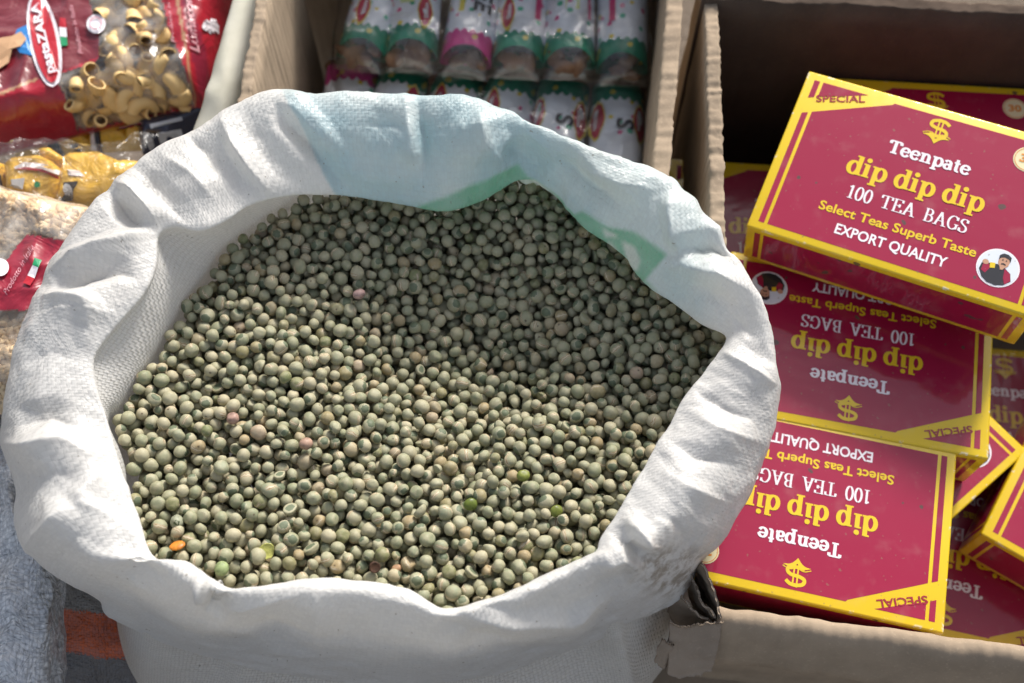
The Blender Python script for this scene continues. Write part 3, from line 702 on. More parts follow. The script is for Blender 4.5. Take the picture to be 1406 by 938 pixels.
seed_at('pink2', 'pink_pea', 'dusty rose pea close to the bare left wall of the sack', (.38, .24, .19), (1, 1, 1), .5, 'pea')
seed_at('pinkred', 'pink_pea', 'pale pink pea touched with purple in the shaded upper part of the heap', (.46, .30, .27), (.95, .85, 1), .5, 'pea')
seed_at('green2', 'pea_half', 'olive-green pea half standing on edge in the lower right of the heap', (.17, .20, .04), (1, .95, .5), .4, 'pea')
seed_at('green3', 'pea_half', 'dark moss-green pea half wedged under a pinkish pea in the centre front', (.13, .17, .03), (1, .9, .55), .35, 'pea', dz=0)
seed_at('green4', 'pea_half', 'knobbly yellow-green broken pea at mid right of the heap', (.21, .24, .05), (1, .8, .7), .4, 'pea')
# ================================================================ tea cartons
CL, CW, CT = .165, .1091, .0420
def rounded_box(name, x0, x1, y0, y1, z0, z1, r=.0012, seg_=2):
    bm = bmesh.new(); bmesh.ops.create_cube(bm, size=1.0)
    for v in bm.verts: v.co = ((x0 + x1) / 2 + v.co.x * (x1 - x0), (y0 + y1) / 2 + v.co.y * (y1 - y0), (z0 + z1) / 2 + v.co.z * (z1 - z0))
    bmesh.ops.bevel(bm, geom=bm.edges[:], offset=r, segments=seg_, affect='EDGES', profile=.6)
    me = bpy.data.meshes.new(name); bm.to_mesh(me); bm.free(); me.polygons.foreach_set('use_smooth', [True] * len(me.polygons)); me.update(); return me

def build_carton():
    root = empty('tea_carton'); Z1, Z2, Z3, Z4, Z5 = 1.0e-4, 2.8e-4, 4.6e-4, 6.4e-4, 8.2e-4
    bx = rounded_box('carton', 0, CL, -CW, 0, -CT, 0)
    # a little sag and dent in the board
    for v in bx.vertices:
        v.co.z += .0 
    link('carton', bx, M_YEL, root)
    y0, y1 = -.0052, -.1040
    p = Flat(Z1)
    p.poly([(.0108, -.0262), (.0535, -.0070), (.0545, -.0058), (.1542, -.0055), (.1542, y1), (.0108, y1)])
    p.poly([(.0054, -.0286), (.0088, -.0271), (.0088, y1), (.0054, y1)]); p.poly([(.0054, y0), (.0088, y0), (.0088, -.0163), (.0054, -.0178)])
    p.poly([(.0562 + .1, -.0055), (.1596, -.0055), (.1596, y1), (.1562, y1)]); p.poly([(.0108, y0), (.0385, y0), (.0108, -.0155)])
    V, Fc = list(p.v), list(p.f)
    def side(o, ux, n, w):                                     # red panel on an upright side: origin at its top left, ux along it, n outward
        for a0, a1 in ((.0108, w - .0108), (.0054, .0088), (w - .0088, w - .0054)):
            b = len(V)
            for a, h in ((a0, -.0048), (a1, -.0048), (a1, -CT + .0045), (a0, -CT + .0045)):
                V.append((o[0] + ux[0] * a + n[0] * 1e-4, o[1] + ux[1] * a + n[1] * 1e-4, h))
            Fc.append([b, b + 3, b + 2, b + 1])
    sides = [((0, -CW), (1, 0), (0, -1), CL), ((CL, -CW), (0, 1), (1, 0), CW), ((CL, 0), (-1, 0), (0, 1), CL), ((0, 0), (0, -1), (-1, 0), CW)]
    for s in sides: side(*s)
    link('printed_panel', mesh_from('printed_panel', V, Fc, False), M_RED, root)
    # lettering
    f = Flat(Z2); f.sans('SPECIAL', .0245, -.0147, .0047, width=.0285, bold=.018, rot=radians(17.5)); link('special_lettering', f.mesh('special_lettering'), M_DRED, root)
    def line(nm, mt, fn):
        k = Flat(Z2); fn(k); link(nm, k.mesh(nm), mt, root)
    line('brand_lettering', M_WHT, lambda k: k.serif('Teenpate', .0840, -.0375, .0082, .225, .12, width=.0475, gap=.03))
    line('slogan_lettering', M_YEL, lambda k: k.serif('dip dip dip', .0815, -.0575, .0122, .22, .085, width=.0795, gap=.05, space=.40))
    line('count_lettering', M_WHT, lambda k: k.serif('100 TEA BAGS', .0820, -.0730, .0084, .145, .05, width=.0695, gap=.05, space=.62))
    line('blend_lettering', M_YEL, lambda k: k.sans('Select Teas Superb Taste', .0800, -.0850, .0058, width=.0905, bold=.02))
    line('quality_lettering', M_WHT, lambda k: k.sans('EXPORT QUALITY', .0800, -.0966, .0064, width=.0640, bold=.022))
    def side_line(mt, s, fn):                                   # small lettering repeated on the sides
        k = Flat(0); fn(k); o, ux, n = s[:3]
        link('side_lettering', k.mesh('side_lettering', lambda x, yy, z: (o[0] + ux[0] * x + n[0] * (2.8e-4 + z), o[1] + ux[1] * x + n[1] * (2.8e-4 + z), yy)), mt, root)
    for s in ():
        side_line(M_YEL, s, lambda k: k.serif('dip dip dip', .0825, -.030, .0100, .22, .09, width=.062, gap=.04, space=.40))
        side_line(M_WHT, s, lambda k: k.serif('Teenpate', .0825, -.0145, .0060, .225, .12, width=.036))
        side_line(M_WHT, s, lambda k: k.serif('100 TEA BAGS', .0825, -.0425, .0060, .145, .06, width=.052, gap=.05, space=.62))
    for s in (sides[1], sides[3]):
        side_line(M_YEL, s, lambda k: k.serif('dip dip dip', .0545, -.030, .0090, .22, .09, width=.056, gap=.04, space=.40))
        side_line(M_WHT, s, lambda k: k.serif('Teenpate', .0545, -.0150, .0056, .225, .12, width=.034))
    # emblem: a barred S over two leaves
    e = Flat(Z2); ex, ey = .0832, -.0146
    S_ = catmull([(.0056, .0046), (.0030, .0066), (-.0006, .0070), (-.0044, .0056), (-.0050, .0026), (-.0020, .0010), (.0028, .0004), (.0052, -.0016), (.0044, -.0042), (.0006, -.0050), (-.0046, -.0046)], 46)
    e.strip([(ex + a * 1.12, ey + b) for a, b in S_], .0024); e.strip([(ex - .0010, ey + .0084), (ex - .0010, ey - .0070)], .0010); e.strip([(ex + .0016, ey + .0080), (ex + .0016, ey - .0068)], .0010)
    for sx in (-1, 1):
        top = [(sx * a, b) for a, b in catmull([(0, -.0074), (.0022, -.0050), (.0052, -.0042), (.0092, -.0058)], 12)]
        low = [(sx * a, b) for a, b in catmull([(.0092, -.0058), (.0056, -.0062), (.0028, -.0078), (0, -.0112)], 12)]
        e.poly([(ex + a, ey + b) for a, b in (top + low[1:])][::sx])
        e.strip([(ex + sx * a, ey + b) for a, b in catmull([(.0004, -.0058), (.0024, -.0036), (.0054, -.0030), (.0094, -.0046)], 12)], .0006)
    e.v = [(ex + (a - ex) * .86, ey + (b - ey) * .86, z) for a, b, z in e.v]
    link('emblem', e.mesh('emblem'), M_YEL, root)
    # round seal
    s = Flat(Z2); s.disc(.1352, -.0172, .0080); so = link('seal', s.mesh('seal'), M_CREAM, root)
    k = Flat(Z3); k.strip(arc(.1352, -.0172, .0071, .0071, 0, 360, 40), .00035); k.sans('30', .1352, -.0195, .0052, width=.0085, bold=.03)
    link('seal_lettering', k.mesh('seal_lettering'), M_ORG, so)
    # round portrait: a dark-haired person with a moustache in a black and red jacket
    px_, py_, R = .1385, -.0872, .0116
    b = Flat(Z2); b.disc(px_, py_, R, n=40); pr = link('portrait', b.mesh('portrait'), M_WHT, root)
    b = Flat(Z3 - 6e-5); b.disc(px_, py_, R * .93, n=40); link('portrait_backdrop', b.mesh('portrait_backdrop'), M_PALE, pr)
    clip = lambda pts: [(px_ + a * min(1, .92 * R / math.hypot(a, c_)), py_ + c_ * min(1, .92 * R / math.hypot(a, c_))) for a, c_ in pts]
    J = lambda pts: clip([(a * R, c_ * R) for a, c_ in pts])
    b = Flat(Z3); b.poly(J([(-.78, .02), (-.45, .12), (-.1, .18), (.25, .12), (.62, -.12), (.74, -.5), (.45, -.82), (.1, -.92), (-.3, -.88), (-.6, -.68), (-.82, -.3)])); link('jacket', b.mesh('jacket'), M_BLK, pr)
    b = Flat(Z4 - 8e-5); b.poly(J([(-.70, .0), (-.48, .1), (-.34, -.10), (-.50, -.44), (-.72, -.34)])); b.poly(J([(.30, .06), (.60, -.12), (.72, -.48), (.50, -.74), (.36, -.44)]))
    link('jacket_sleeves', b.mesh('jacket_sleeves'), M_RED, pr)
    b = Flat(Z4 - 5e-5); b.poly(J([(-.42, .16), (-.18, .20), (-.14, -.06), (-.36, -.12)])); link('held_packet', b.mesh('held_packet'), M_YEL, pr)
    b = Flat(Z4 - 2e-5); b.disc(px_ + .18 * R, py_ + .38 * R, .26 * R, .33 * R); b.poly(J([(.02, .16), (.30, .14), (.22, -.04), (.10, -.06)])); b.disc(px_ - .62 * R, py_ + .12 * R, .15 * R, .13 * R); link('face', b.mesh('face'), M_SKIN, pr)
    b = Flat(Z5 - 8e-5); b.poly(J([(-.08, .44), (-.10, .66), (.06, .80), (.28, .80), (.46, .68), (.46, .42), (.38, .56), (.16, .62), (.0, .56)]))
    b.poly(J([(.06, .26), (.18, .31), (.30, .26), (.29, .20), (.18, .24), (.08, .20)])); b.disc(px_ + .10 * R, py_ + .46 * R, .035 * R); b.disc(px_ + .27 * R, py_ + .46 * R, .035 * R)
    link('hair', b.mesh('hair'), M_BLK, pr)
    return root

def copy_tree(o, parent=None):
    c = o.copy(); COL.objects.link(c)
    if parent is not None: c.parent = parent
    for ch in list(o.children): copy_tree(ch, c)
    return c
def put(o, org, R):
    o.matrix_world = Matrix([[R[0][0], R[0][1], R[0][2], org[0]], [R[1][0], R[1][1], R[1][2], org[1]], [R[2][0], R[2][1], R[2][2], org[2]], [0, 0, 0, 1]])
def yawR(a, tx=0, ty=0):
    m = Matrix.Rotation(radians(a), 3, 'Z') @ Matrix.Rotation(radians(tx), 3, 'X') @ Matrix.Rotation(radians(ty), 3, 'Y'); return [list(r) for r in m]
def anchored(px, z, design, R):                                # carton origin so that a design point lands on a pixel at height z
    w = PX(px[0], px[1], z); d = [sum(R[i][j] * design[j] for j in range(2)) for i in range(3)]
    return [w[i] - d[i] for i in range(3)]
proto = build_carton()
BA_A = (list(PX(1110.8, 97, -.0015)), [[.9200, .4080, -.1500], [-.4170, .9320, -.0950], [.0940, .1420, 1.050]])
BA_B = ([.2788, -.0450, -.0665], [[-.979, -.2036, -.0086], [.2036, -.9791, .003], [-.0091, .0012, 1.0]])
BA_C = ([.2373, -.1455, -.0680], [[-.9746, -.2239, -.0052], [.2239, -.9746, -.0018], [-.0046, -.0029, 1.0]])
RD = yawR(-4, 1.0, 0); RG = yawR(167); RH = yawR(-6); RE = yawR(39); RF = yawR(-33, 0, 0); RJ = yawR(-4)
poses = [
 (BA_A, 'red and yellow tea carton lying tilted on top of the pile, its print upright'),
 (BA_B, 'shaded upside-down tea carton directly under the tilted top carton'),
 (BA_C, 'bright upside-down tea carton at the front, against the folded cardboard rim'),
 ((anchored((1285, 138), -.060, (.0832, -.0140), RD), RD), 'tea carton whose wrinkled upper edge shows behind the top carton'),
 ((anchored((1411, 619), -.1100, (CL, -CW), RE), RE), 'tea carton lying askew, only its portrait corner showing beside the shaded carton'),
 ((anchored((1347, 733), -.1100, (0, -CW), RF), RF), 'tea carton with a battered yellow corner pointing left at the picture edge'),
 ((anchored((1347, 822), -.1560, (.0605, -.0300), RG), RG), 'deep-shaded upside-down tea carton at the bottom, right of the bright front carton'),
 ((anchored((1379, 503), -.1850, (.0832, -.0140), RH), RH), 'dim upright tea carton half hidden to the right of the shaded carton'),
 ((anchored((1008, 312), -.1100, (.0450, -.0530), RJ), RJ), 'tea carton in the dark corner by the torn cardboard wall'),
]
for i, ((org, R), lab) in enumerate(poses):
    o = proto if i == 0 else copy_tree(proto)
    put(o, org, R); tag(o, lab, 'tea carton', 'tea cartons in the cardboard box')

# ================================================================ cardboard boxes
def slab(pts_top, zb, thick_dir, jag=.0012, n=90, m=14, seed=1, ragged=0.0, crush=.0008):
    """An upright cardboard wall: pts_top two ends of the top edge, thickness vector, with a torn uneven top."""
    A, B = np.array(pts_top[0], float), np.array(pts_top[1], float); T = np.array(thick_dir, float)
    prof = [(0, 1.0)] * 0; loop = []
    hs = np.linspace(0, 1, m)
    sec = [(0, h) for h in hs] + [(.2, 1.0), (.4, 1.0), (.6, 1.0), (.8, 1.0)] + [(1, h) for h in hs[::-1]]
    V = np.zeros((n, len(sec), 3))
    t = np.linspace(0, 1, n)
    base = A[None] * (1 - t[:, None]) + B[None] * t[:, None]
    rj = np.random.RandomState(seed); tear = np.convolve(rj.randn(n), [.25, .5, .25], 'same'); j = tear * jag * .45 + vnoise(np.stack([t * np.linalg.norm(B - A), 0 * t, 0 * t], 1), 37, seed, 4) * jag + vnoise(np.stack([t * np.linalg.norm(B - A), 0 * t, 0 * t], 1), 18, seed + 3, 2) * ragged
    for k, (a, h) in enumerate(sec):
        p = base + T[None] * a; z = zb + (base[:, 2] + j - zb) * h
        p = p.copy(); p[:, 2] = z; V[:, k] = p
    flat = V.reshape(-1, 3); 
    w = np.stack([vnoise(flat, 45, seed + s, 3) for s in (1, 2, 3)], 1) * crush + np.stack([vnoise(flat, 260, seed + s, 2) for s in (4, 5, 6)], 1) * crush * .5
    topmask = (np.array([h for a, h in sec]) > .99).astype(float); tm = np.tile(topmask, n)[:, None]
    flat = flat + w + tm * np.stack([vnoise(flat, 420, seed + s, 2) for s in (7, 8, 9)], 1) * .0009
    F = grid_faces(n, len(sec))
    b = len(flat); ends = [list(range(len(sec))), list(range((n - 1) * len(sec), n * len(sec)))[::-1]]
    me = mesh_from('wall', flat, [list(f) for f in F] + ends, True)
    return me
BZ = -.245
tea_box = empty('cardboard_box', (.25, .05, BZ))
def keep(o, root):                                            # parent without moving
    o.parent = root; o.matrix_parent_inverse = Matrix.Translation(-root.location); return o
def wall(root, name, a, b, zb, th, mat, **kw):
    me = slab((a, b), zb, th, **kw); o = link(name, me, mat); keep(o, root); return o
pL0, pL1 = PX(995, 352, -.002), PX(984, -60, .004)
wall(tea_box, 'side_wall', pL0 + np.array([0, -.028, 0]), pL1, BZ, (-.0085, 0, 0), [M_CARD], ragged=.0015, jag=.0016, n=150, seed=3, crush=.0012)
b0, b1 = PX(990, 4, .006), PX(1430, 24, .006)
b1x = b0 + (b1 - b0) * 1.65
wall(tea_box, 'back_wall', b0 + np.array([-.01, .004, 0]), b1x, BZ, (0.0005, .008, 0), [M_CARD_SHADED], ragged=.001, seed=8, crush=.0018)
fr0, fr1 = PX(985, 829, -.050), PX(1406, 885, -.050); fr1x = fr0 + (fr1 - fr0) * 2.25
rw0, rw1 = fr1x + np.array([0, 0, .085]), np.array([b1x[0], b1x[1], .045])  # unseen right wall, its top raised to cut skylight on the far-right cartons
wall(tea_box, 'side_wall', rw0, rw1, BZ, (.008, 0, 0), [M_CARD], seed=11)
fl = mesh_from('bottom', [(pL0[0] - .03, fr0[1] - .02, BZ), (b1x[0] + .01, fr0[1] - .06, BZ), (b1x[0] + .01, b1x[1] + .01, BZ), (pL0[0] - .03, b0[1] + .01, BZ)], [(0, 1, 2, 3)], False)
keep(link('bottom', fl, M_CARDX), tea_box)
# a creased fold line runs along the inside of the back wall
# front wall with a rim folded out and down
def folded_front():
    n = 290; t = np.linspace(0, 1, n); A, B = fr0, fr1x; d = (B - A) / np.linalg.norm(B - A); out = np.array([d[1], -d[0], 0.]); out = out if out[1] < 0 else -out
    sec = [(0, -.20), (0, -.10), (0, -.03), (.0002, -.006), (.0012, -.0015), (.004, .0), (.0075, -.0004), (.0105, -.0026), (.0132, -.0068), (.0160, -.013), (.0195, -.022), (.0225, -.031), (.0245, -.0385), (.0238, -.0388), (.0205, -.030), (.0160, -.020), (.0110, -.0105), (.0075, -.006), (.0055, -.012), (.0055, -.20)]
    V = np.zeros((n, len(sec), 3)); L = np.linalg.norm(B - A); tt = np.stack([t * L, 0 * t, 0 * t], 1)
    j1 = vnoise(tt, 40, 5, 4) * .0022 + vnoise(tt, 9, 2) * .002; j2 = vnoise(tt, 22, 9, 3) * .0016
    for k, (o, h) in enumerate(sec):
        wfl = min(1, max(0, (k - 8) / 4)) if k <= 13 else max(0, 1 - (k - 13) / 3.)
        p = A[None] + (B - A)[None] * t[:, None] + out[None] * (o * (1 + .05 * j2[:, None] / .0016)) + out[None] * (j1 * wfl)[:, None]
        p[:, 2] = A[2] + h + j2 * .8 - j1 * .8 * wfl + (-.0015 if k > 12 else 0); V[:, k] = p
    fl_ = V.reshape(-1, 3); fl_ = fl_ + np.stack([vnoise(fl_, 60, s, 3) for s in (21, 22, 23)], 1) * .0013 + np.stack([rid(fl_ * np.array([1, .4, .4]), 70, s) for s in (24, 25, 26)], 1) * .0007
    return mesh_fast('front_wall', fl_, grid_faces(n, len(sec)))
fo = link('front_wall', folded_front(), M_CARDX); keep(fo, tea_box); fo['label'] = 'front wall with its crumpled rim folded outward'
# the torn corner between sack and front wall: crumpled plies and a hanging paper tab
def ribbon_sheet(path_top, path_bot, n=60, m=20, amp=.002, sc=60, seed=1, thick=.0012, ragt=.0035, ragb=.0028):
    T = catmull(np.array(path_top), n); Bm = catmull(np.array(path_bot), n); s = np.linspace(0, 1, m)
    V = T[:, None] * (1 - s)[None, :, None] + Bm[:, None] * s[None, :, None]
    dirv = (Bm - T); dirv /= np.linalg.norm(dirv, axis=1, keepdims=True)
    tt = np.stack([np.linspace(0, .06, n), np.zeros(n), np.zeros(n)], 1)
    V[:, 0] += dirv * (vnoise(tt, 260, seed, 4) * ragt)[:, None]; V[:, -1] += dirv * (vnoise(tt, 220, seed + 5, 4) * ragb)[:, None]
    P = V.reshape(-1, 3); P = P + np.stack([vnoise(P, sc, seed + q, 3) for q in (1, 2, 3)], 1) * amp + np.stack([rid(P, sc * 2.5, seed + q) for q in (4, 5, 6)], 1) * amp * .35
    G3 = P.reshape(n, m, 3); nn = grid_normals(np.concatenate([G3, G3[-1:]], 0))[:n]
    back = G3 - nn * thick; b = n * m; F = grid_faces(n, m); F2 = F[:, ::-1] + b
    edge = []
    per = [i * m for i in range(n)] + [(n - 1) * m + j for j in range(1, m)] + [i * m + m - 1 for i in range(n - 2, -1, -1)] + [j for j in range(m - 2, 0, -1)]
    for a in range(len(per)):
        c = per[a]; d_ = per[(a + 1) % len(per)]; edge.append((c, d_, d_ + b, c + b))
    return mesh_fast('sheet', np.concatenate([P, back.reshape(-1, 3)]), np.concatenate([F, F2, np.array(edge)]))
Q = PX
plies = [
 ('torn_ply', [Q(958,772,-.030), Q(972,792,-.034), Q(982,820,-.040), Q(990,850,-.046)], [Q(950,776,-.075), Q(955,800,-.080), Q(965,830,-.085), Q(985,856,-.080)], .0030, 31),
 ('torn_ply', [Q(948,786,-.040), Q(956,806,-.042), Q(966,826,-.046), Q(984,851,-.050)], [Q(938,792,-.085), Q(944,815,-.09), Q(955,842,-.09), Q(975,860,-.09)], .0030, 37),
 ('torn_ply', [Q(930,812,-.048), Q(944,826,-.050), Q(960,842,-.052), Q(980,854,-.054)], [Q(916,838,-.085), Q(930,858,-.09), Q(950,866,-.09), Q(972,868,-.09)], .0026, 43),
 ('paper_tab', [Q(918,852,-.050), Q(940,860,-.053), Q(962,856,-.051), Q(991,852,-.048)], [Q(916,924,-.085), Q(932,927,-.088), Q(955,925,-.088), Q(978,920,-.086)], .0014, 47),
 ('paper_tab', [Q(908,878,-.060), Q(912,880,-.061), Q(918,883,-.061), Q(925,885,-.061)], [Q(899,905,-.085), Q(905,910,-.086), Q(912,914,-.086), Q(917,906,-.084)], .0012, 53)]
for nm, tp_, bt_, am, sd in plies:
    keep(link(nm, ribbon_sheet(tp_, bt_, amp=am, seed=sd), M_TORN), tea_box)
tag(tea_box, 'open brown cardboard box with torn rim, stacked with red tea cartons', 'cardboard box')

# box of snack packs
SZ = -.20
snack_box = empty('cardboard_box', (-.03, .36, SZ - .05))
r0, r1 = PX(893, 262, -.004), PX(921, -70, .004)
wall(snack_box, 'side_wall', r0, r1 + (r1 - r0) * .5, SZ - .05, (.0105, .0, 0), M_CARD, seed=61, n=120, jag=.001, crush=.001)
l0, l1 = PX(341, 148, .0), PX(372, -30, .0)
wall(snack_box, 'side_wall', l0 + (l0 - l1) * .25, l1 + (l1 - l0) * .6, SZ - .05, (-.007, 0, 0), M_CARD, seed=67, n=120, jag=.0008, ragged=.0006, crush=.0012)
nb = r0 + np.array([0, -.006, 0]); na = l0 + (l0 - l1) * .25
wall(snack_box, 'front_wall', np.array([na[0], nb[1] - .004, -.03]), np.array([nb[0], nb[1] - .004, -.03]), SZ - .05, (0, -.006, 0), M_CARDX, seed=71)
rb = r1 + (r1 - r0) * .5
wall(snack_box, 'back_wall', np.array([l1[0] - .03, rb[1], 0]), np.array([rb[0] + .01, rb[1], 0]), SZ - .05, (0, .006, 0), M_CARDX, seed=73)
sb = mesh_from('bottom', [(-.25, nb[1], SZ - .048), (.16, nb[1], SZ - .048), (.16, rb[1], SZ - .048), (-.25, rb[1], SZ - .048)], [(0, 1, 2, 3)], False)
keep(link('bottom', sb, M_CARDX), snack_box)
tag(snack_box, 'open brown cardboard box behind the sack holding two layers of snack pouches', 'cardboard box')

# ---------------------------------------------------------------- snack pouches
PW, PLN, PT = .0405, .150, .017
def mat_pouch(name, band):
    t = NT(name); o = t.obj(); s = t.new('ShaderNodeSeparateXYZ'); t.link(o, s.inputs[0]); x, y, z = s.outputs
    sc = t.math('MULTIPLY', t.math('ABSOLUTE', t.math('SINE', t.math('MULTIPLY', x, 480.0))), .0034)
    lim = t.math('ADD', .0315, sc)
    isband = t.math('LESS_THAN', y, lim); isclear = t.math('LESS_THAN', y, t.math('ADD', .020, t.math('MULTIPLY', t.math('MULTIPLY', x, x), -18.0)))
    v = t.new('ShaderNodeTexVoronoi'); t.link(o, v.inputs['Vector']); v.inputs['Scale'].default_value = 120
    dots = t.math('LESS_THAN', v.outputs['Distance'], .30); pick = t.math('GREATER_THAN', t.new('ShaderNodeSeparateColor').outputs[0], 2)
    sepc = t.new('ShaderNodeSeparateColor'); t.link(v.outputs['Color'], sepc.inputs[0])
    dots = t.math('MULTIPLY', dots, t.math('GREATER_THAN', sepc.outputs[0], .66))
    dc = t.ramp(sepc.outputs[1], [(0, (.72, .55, .03)), (.4, (.70, .62, .04)), (.42, (.05, .42, .25)), (.62, (.05, .42, .25)), (.64, (.62, .06, .22)), (1, (.62, .06, .22))], 'CONSTANT')
    c = t.mix(dots, (.74, .77, .82), dc)
    bandc = t.mix(t.math('MULTIPLY', dots, .8), band, (.65, .5, .05))
    c = t.mix(isband, c, bandc)
    n = t.noise(o, 70, 3, .6); n.inputs['Distortion'].default_value = 1
    t.set(color=c, rough=.32, spec=.5, coat=.6, coatr=.1, normal=t.bump(n.outputs[0], .55, .003))
    film = t.new('ShaderNodeBsdfTransparent'); film.inputs[0].default_value = (.93, .92, .9, 1); gl = t.new('ShaderNodeBsdfGlossy'); gl.inputs['Roughness'].default_value = .12
    mf = t.new('ShaderNodeMixShader'); mf.inputs[0].default_value = .12; t.link(film.outputs[0], mf.inputs[1]); t.link(gl.outputs[0], mf.inputs[2])
    ms = t.new('ShaderNodeMixShader'); t.link(isclear, ms.inputs[0]); t.link(t.b.outputs[0], ms.inputs[1]); t.link(mf.outputs[0], ms.inputs[2]); t.link(ms.outputs[0], t.out.inputs[0])
    return t.m
MP_G = mat_pouch('green_banded_pouch', (.012, .20, .12)); MP_P = mat_pouch('pink_banded_pouch', (.58, .05, .24))
M_SNACK = mat_card('fried_brown_snack', (.17, .09, .05)); M_INK = plain('black_ink', (.02, .02, .03), .4); M_PINK = plain('pink_ink', (.62, .03, .16), .35, coat=.5)
M_LOGO = plain('red_logo_ink', (.45, .015, .05), .35, coat=.5); M_LYEL = plain('yellow_ink', (.75, .62, .08), .35, coat=.5); M_LGT = plain('pale_lime_ink', (.62, .68, .30), .4); M_WINK = plain('white_ink', (.78, .78, .80), .4)
def pouch_z(x, y):
    u = np.clip(np.abs(x) / (PW / 2), 0, 1); e = np.clip(np.minimum(y, PLN - y) / .026, 0, 1)
    return PT * (1 - u ** 2.6) ** .6 * np.sin(e * pi / 2) ** .7
def pouch_mesh(seed):
    nx, ny = 22, 60; xs_ = np.linspace(-PW / 2, PW / 2, nx); ys_ = np.linspace(0, PLN, ny); X, Y = np.meshgrid(xs_, ys_, indexing='ij')
    zt = pouch_z(X, Y); P = np.stack([X, Y, zt], -1).reshape(-1, 3); wr = vnoise(P, 90, seed, 3) * .0012 + rid(P * np.array([1, .35, 1]), 70, seed + 2) * .0007
    e = np.clip(zt.reshape(-1) / .006, 0, 1); P[:, 2] += wr * e
    B = P.copy(); B[:, 2] *= -.55; F = grid_faces(nx, ny)
    return mesh_fast('pouch_film', np.concatenate([P, B]), np.concatenate([F, F[:, ::-1] + len(P)]))
def on_pouch(f, name, lift=.0011): return f.mesh(name, lambda x, y, z: (x, y, float(pouch_z(np.array(x), np.array(y))) + lift + z))
def dense(f, it=2):                                            # split long faces so print follows the bulge
    return f
def build_pouch(kind, seed):
    root = empty('snack_pouch'); rs = np.random.RandomState(seed)
    link('pouch_film', pouch_mesh(seed), MP_P if kind == 'EE' else MP_G, root)
    for k in range(rs.randint(5, 8)):                           # curly brown pieces behind the clear tip
        P = pea_shape(ICO3[0], rs) * np.array([.010, .0068, .0045]) * (.7 + .5 * rs.rand()); P = P + np.stack([vnoise(P + k, 300, q, 3) for q in (1, 2, 3)], 1) * .0016
        P = P @ rotm(rs).T * np.array([1, 1, .6]) + np.array([(rs.rand() - .5) * .026, .007 + rs.rand() * .013, .003 + rs.rand() * .004])
        link('snack_piece', mesh_fast('snack_piece', P, ICO3[1]), M_SNACK, root)
    def logo(cx, cy, sx=1):
        lens = [(cx + sx * a, cy + b) for a, b in [(0, -.016), (.0028, -.0125), (.0044, -.006), (.0052, 0), (.0040, .006), (.0022, .0105), (.0012, .015), (-.0010, .016), (-.0026, .011), (-.0046, .005), (-.0052, -.001), (-.0036, -.008), (-.002, -.013)]]
        f = Flat(0); c0 = np.mean(lens, 0); f.poly([tuple(c0 + (np.array(p) - c0) * 1.14) for p in lens][::sx]); lo = link('logo', on_pouch(f, 'logo'), M_LYEL, root)
        f = Flat(2e-4); f.poly(lens[::sx]); link('logo_field', on_pouch(f, 'logo_field'), M_LOGO, lo)
        f = Flat(5e-4); f.strip([(-.0075 + .015 * i / 40, .0016 * sin(i * .95) * (1.2 - i / 60)) for i in range(41)], .0008)
        f.v = [(cx - b + .0012, cy + a, z) for a, b, z in f.v]; link('logo_lettering', on_pouch(f, 'logo_lettering'), M_WINK, lo)
    def down(txt, cx, cy, size, mat, width=None, sg=1):               # lettering that reads down the pouch
        f = Flat(1e-4); f.sans(txt, 0, 0, size, width=width, bold=.03); f.v = [(cx + sg * b, cy - sg * a, z) for a, b, z in f.v]; link('lettering', on_pouch(f, 'lettering'), mat, root)
    def bar(cx, y0, y1, w, mat, nm='stripe'):
        f = Flat(1e-4)
        for k in range(8):
            a = y0 + (y1 - y0) * k / 8; b = y0 + (y1 - y0) * (k + 1) / 8; f.poly([(cx - w / 2, a), (cx + w / 2, a), (cx + w / 2, b), (cx - w / 2, b)])
        link(nm, on_pouch(f, nm), mat, root)
    if kind == 'EE': bar(-.0085, .052, .12, .0042, M_LYEL); down('EE', .0015, .064, .0135, M_INK, .021)
    elif kind == 'logo': logo(-.004, .049); 
    elif kind == 'label': logo(.0100, .048); bar(-.0045, .055, .11, .011, M_LGT, 'label_panel')
    elif kind == 'bar': logo(-.0100, .052); bar(.0135, .048, .12, .0042, M_PINK); down('A', -.001, .083, .013, M_INK, .012)
    elif kind == 'panel': bar(.0015, .056, .11, .011, M_LGT, 'label_panel'); bar(.0150, .05, .08, .002, M_PINK)
    elif kind == 'stripe': bar(-.0085, .050, .12, .0046, M_PINK)
    elif kind == 'S': logo(-.0160, .052); logo(.0160, .052, -1); down('S', .0015, .057, .013, M_INK, .0095, -1)
    elif kind == 'plain': logo(-.0135, .050)
    return root
pz = -.085
x0a, x1a = PX(452, 82, pz), PX(893, 104, pz)
row1 = [('logo', 5, 'white snack pouch with a red logo and green scalloped tip, leftmost in the upper row'), ('label', 6, 'white snack pouch with a pale lime panel, second from the left in the upper row'),
        ('EE', 7, 'white snack pouch with a pink scalloped tip and black lettering'), ('bar', 8, 'white snack pouch with red logo and pink stripe, right of the pink-tipped pouch'),
        ('panel', 9, 'white snack pouch under shiny film, second from the right in the upper row'), ('stripe', 10, 'white snack pouch with one pink stripe, at the right end of the upper row')]
for k, (kd, sd, lab) in enumerate(row1):
    o = build_pouch(kd, sd); f = (k + .5) / 6; p = x0a * (1 - f) + x1a * f
    dxy = x1a - x0a; yaw = math.degrees(math.atan2(dxy[1], dxy[0]))
    o.location = (p[0], p[1], pz - .012 + .002 * sin(k * 2.1)); o.rotation_euler = (radians(-1 + (k % 2)), radians((k * 37 % 5) - 2), radians(yaw + [-6, 2, -3, -1, 2, 1][k])); o.scale = (np.linalg.norm(dxy) / 6 / PW * .985,) * 3
    tag(o, lab, 'snack pouch', 'snack pouches in the upper row')
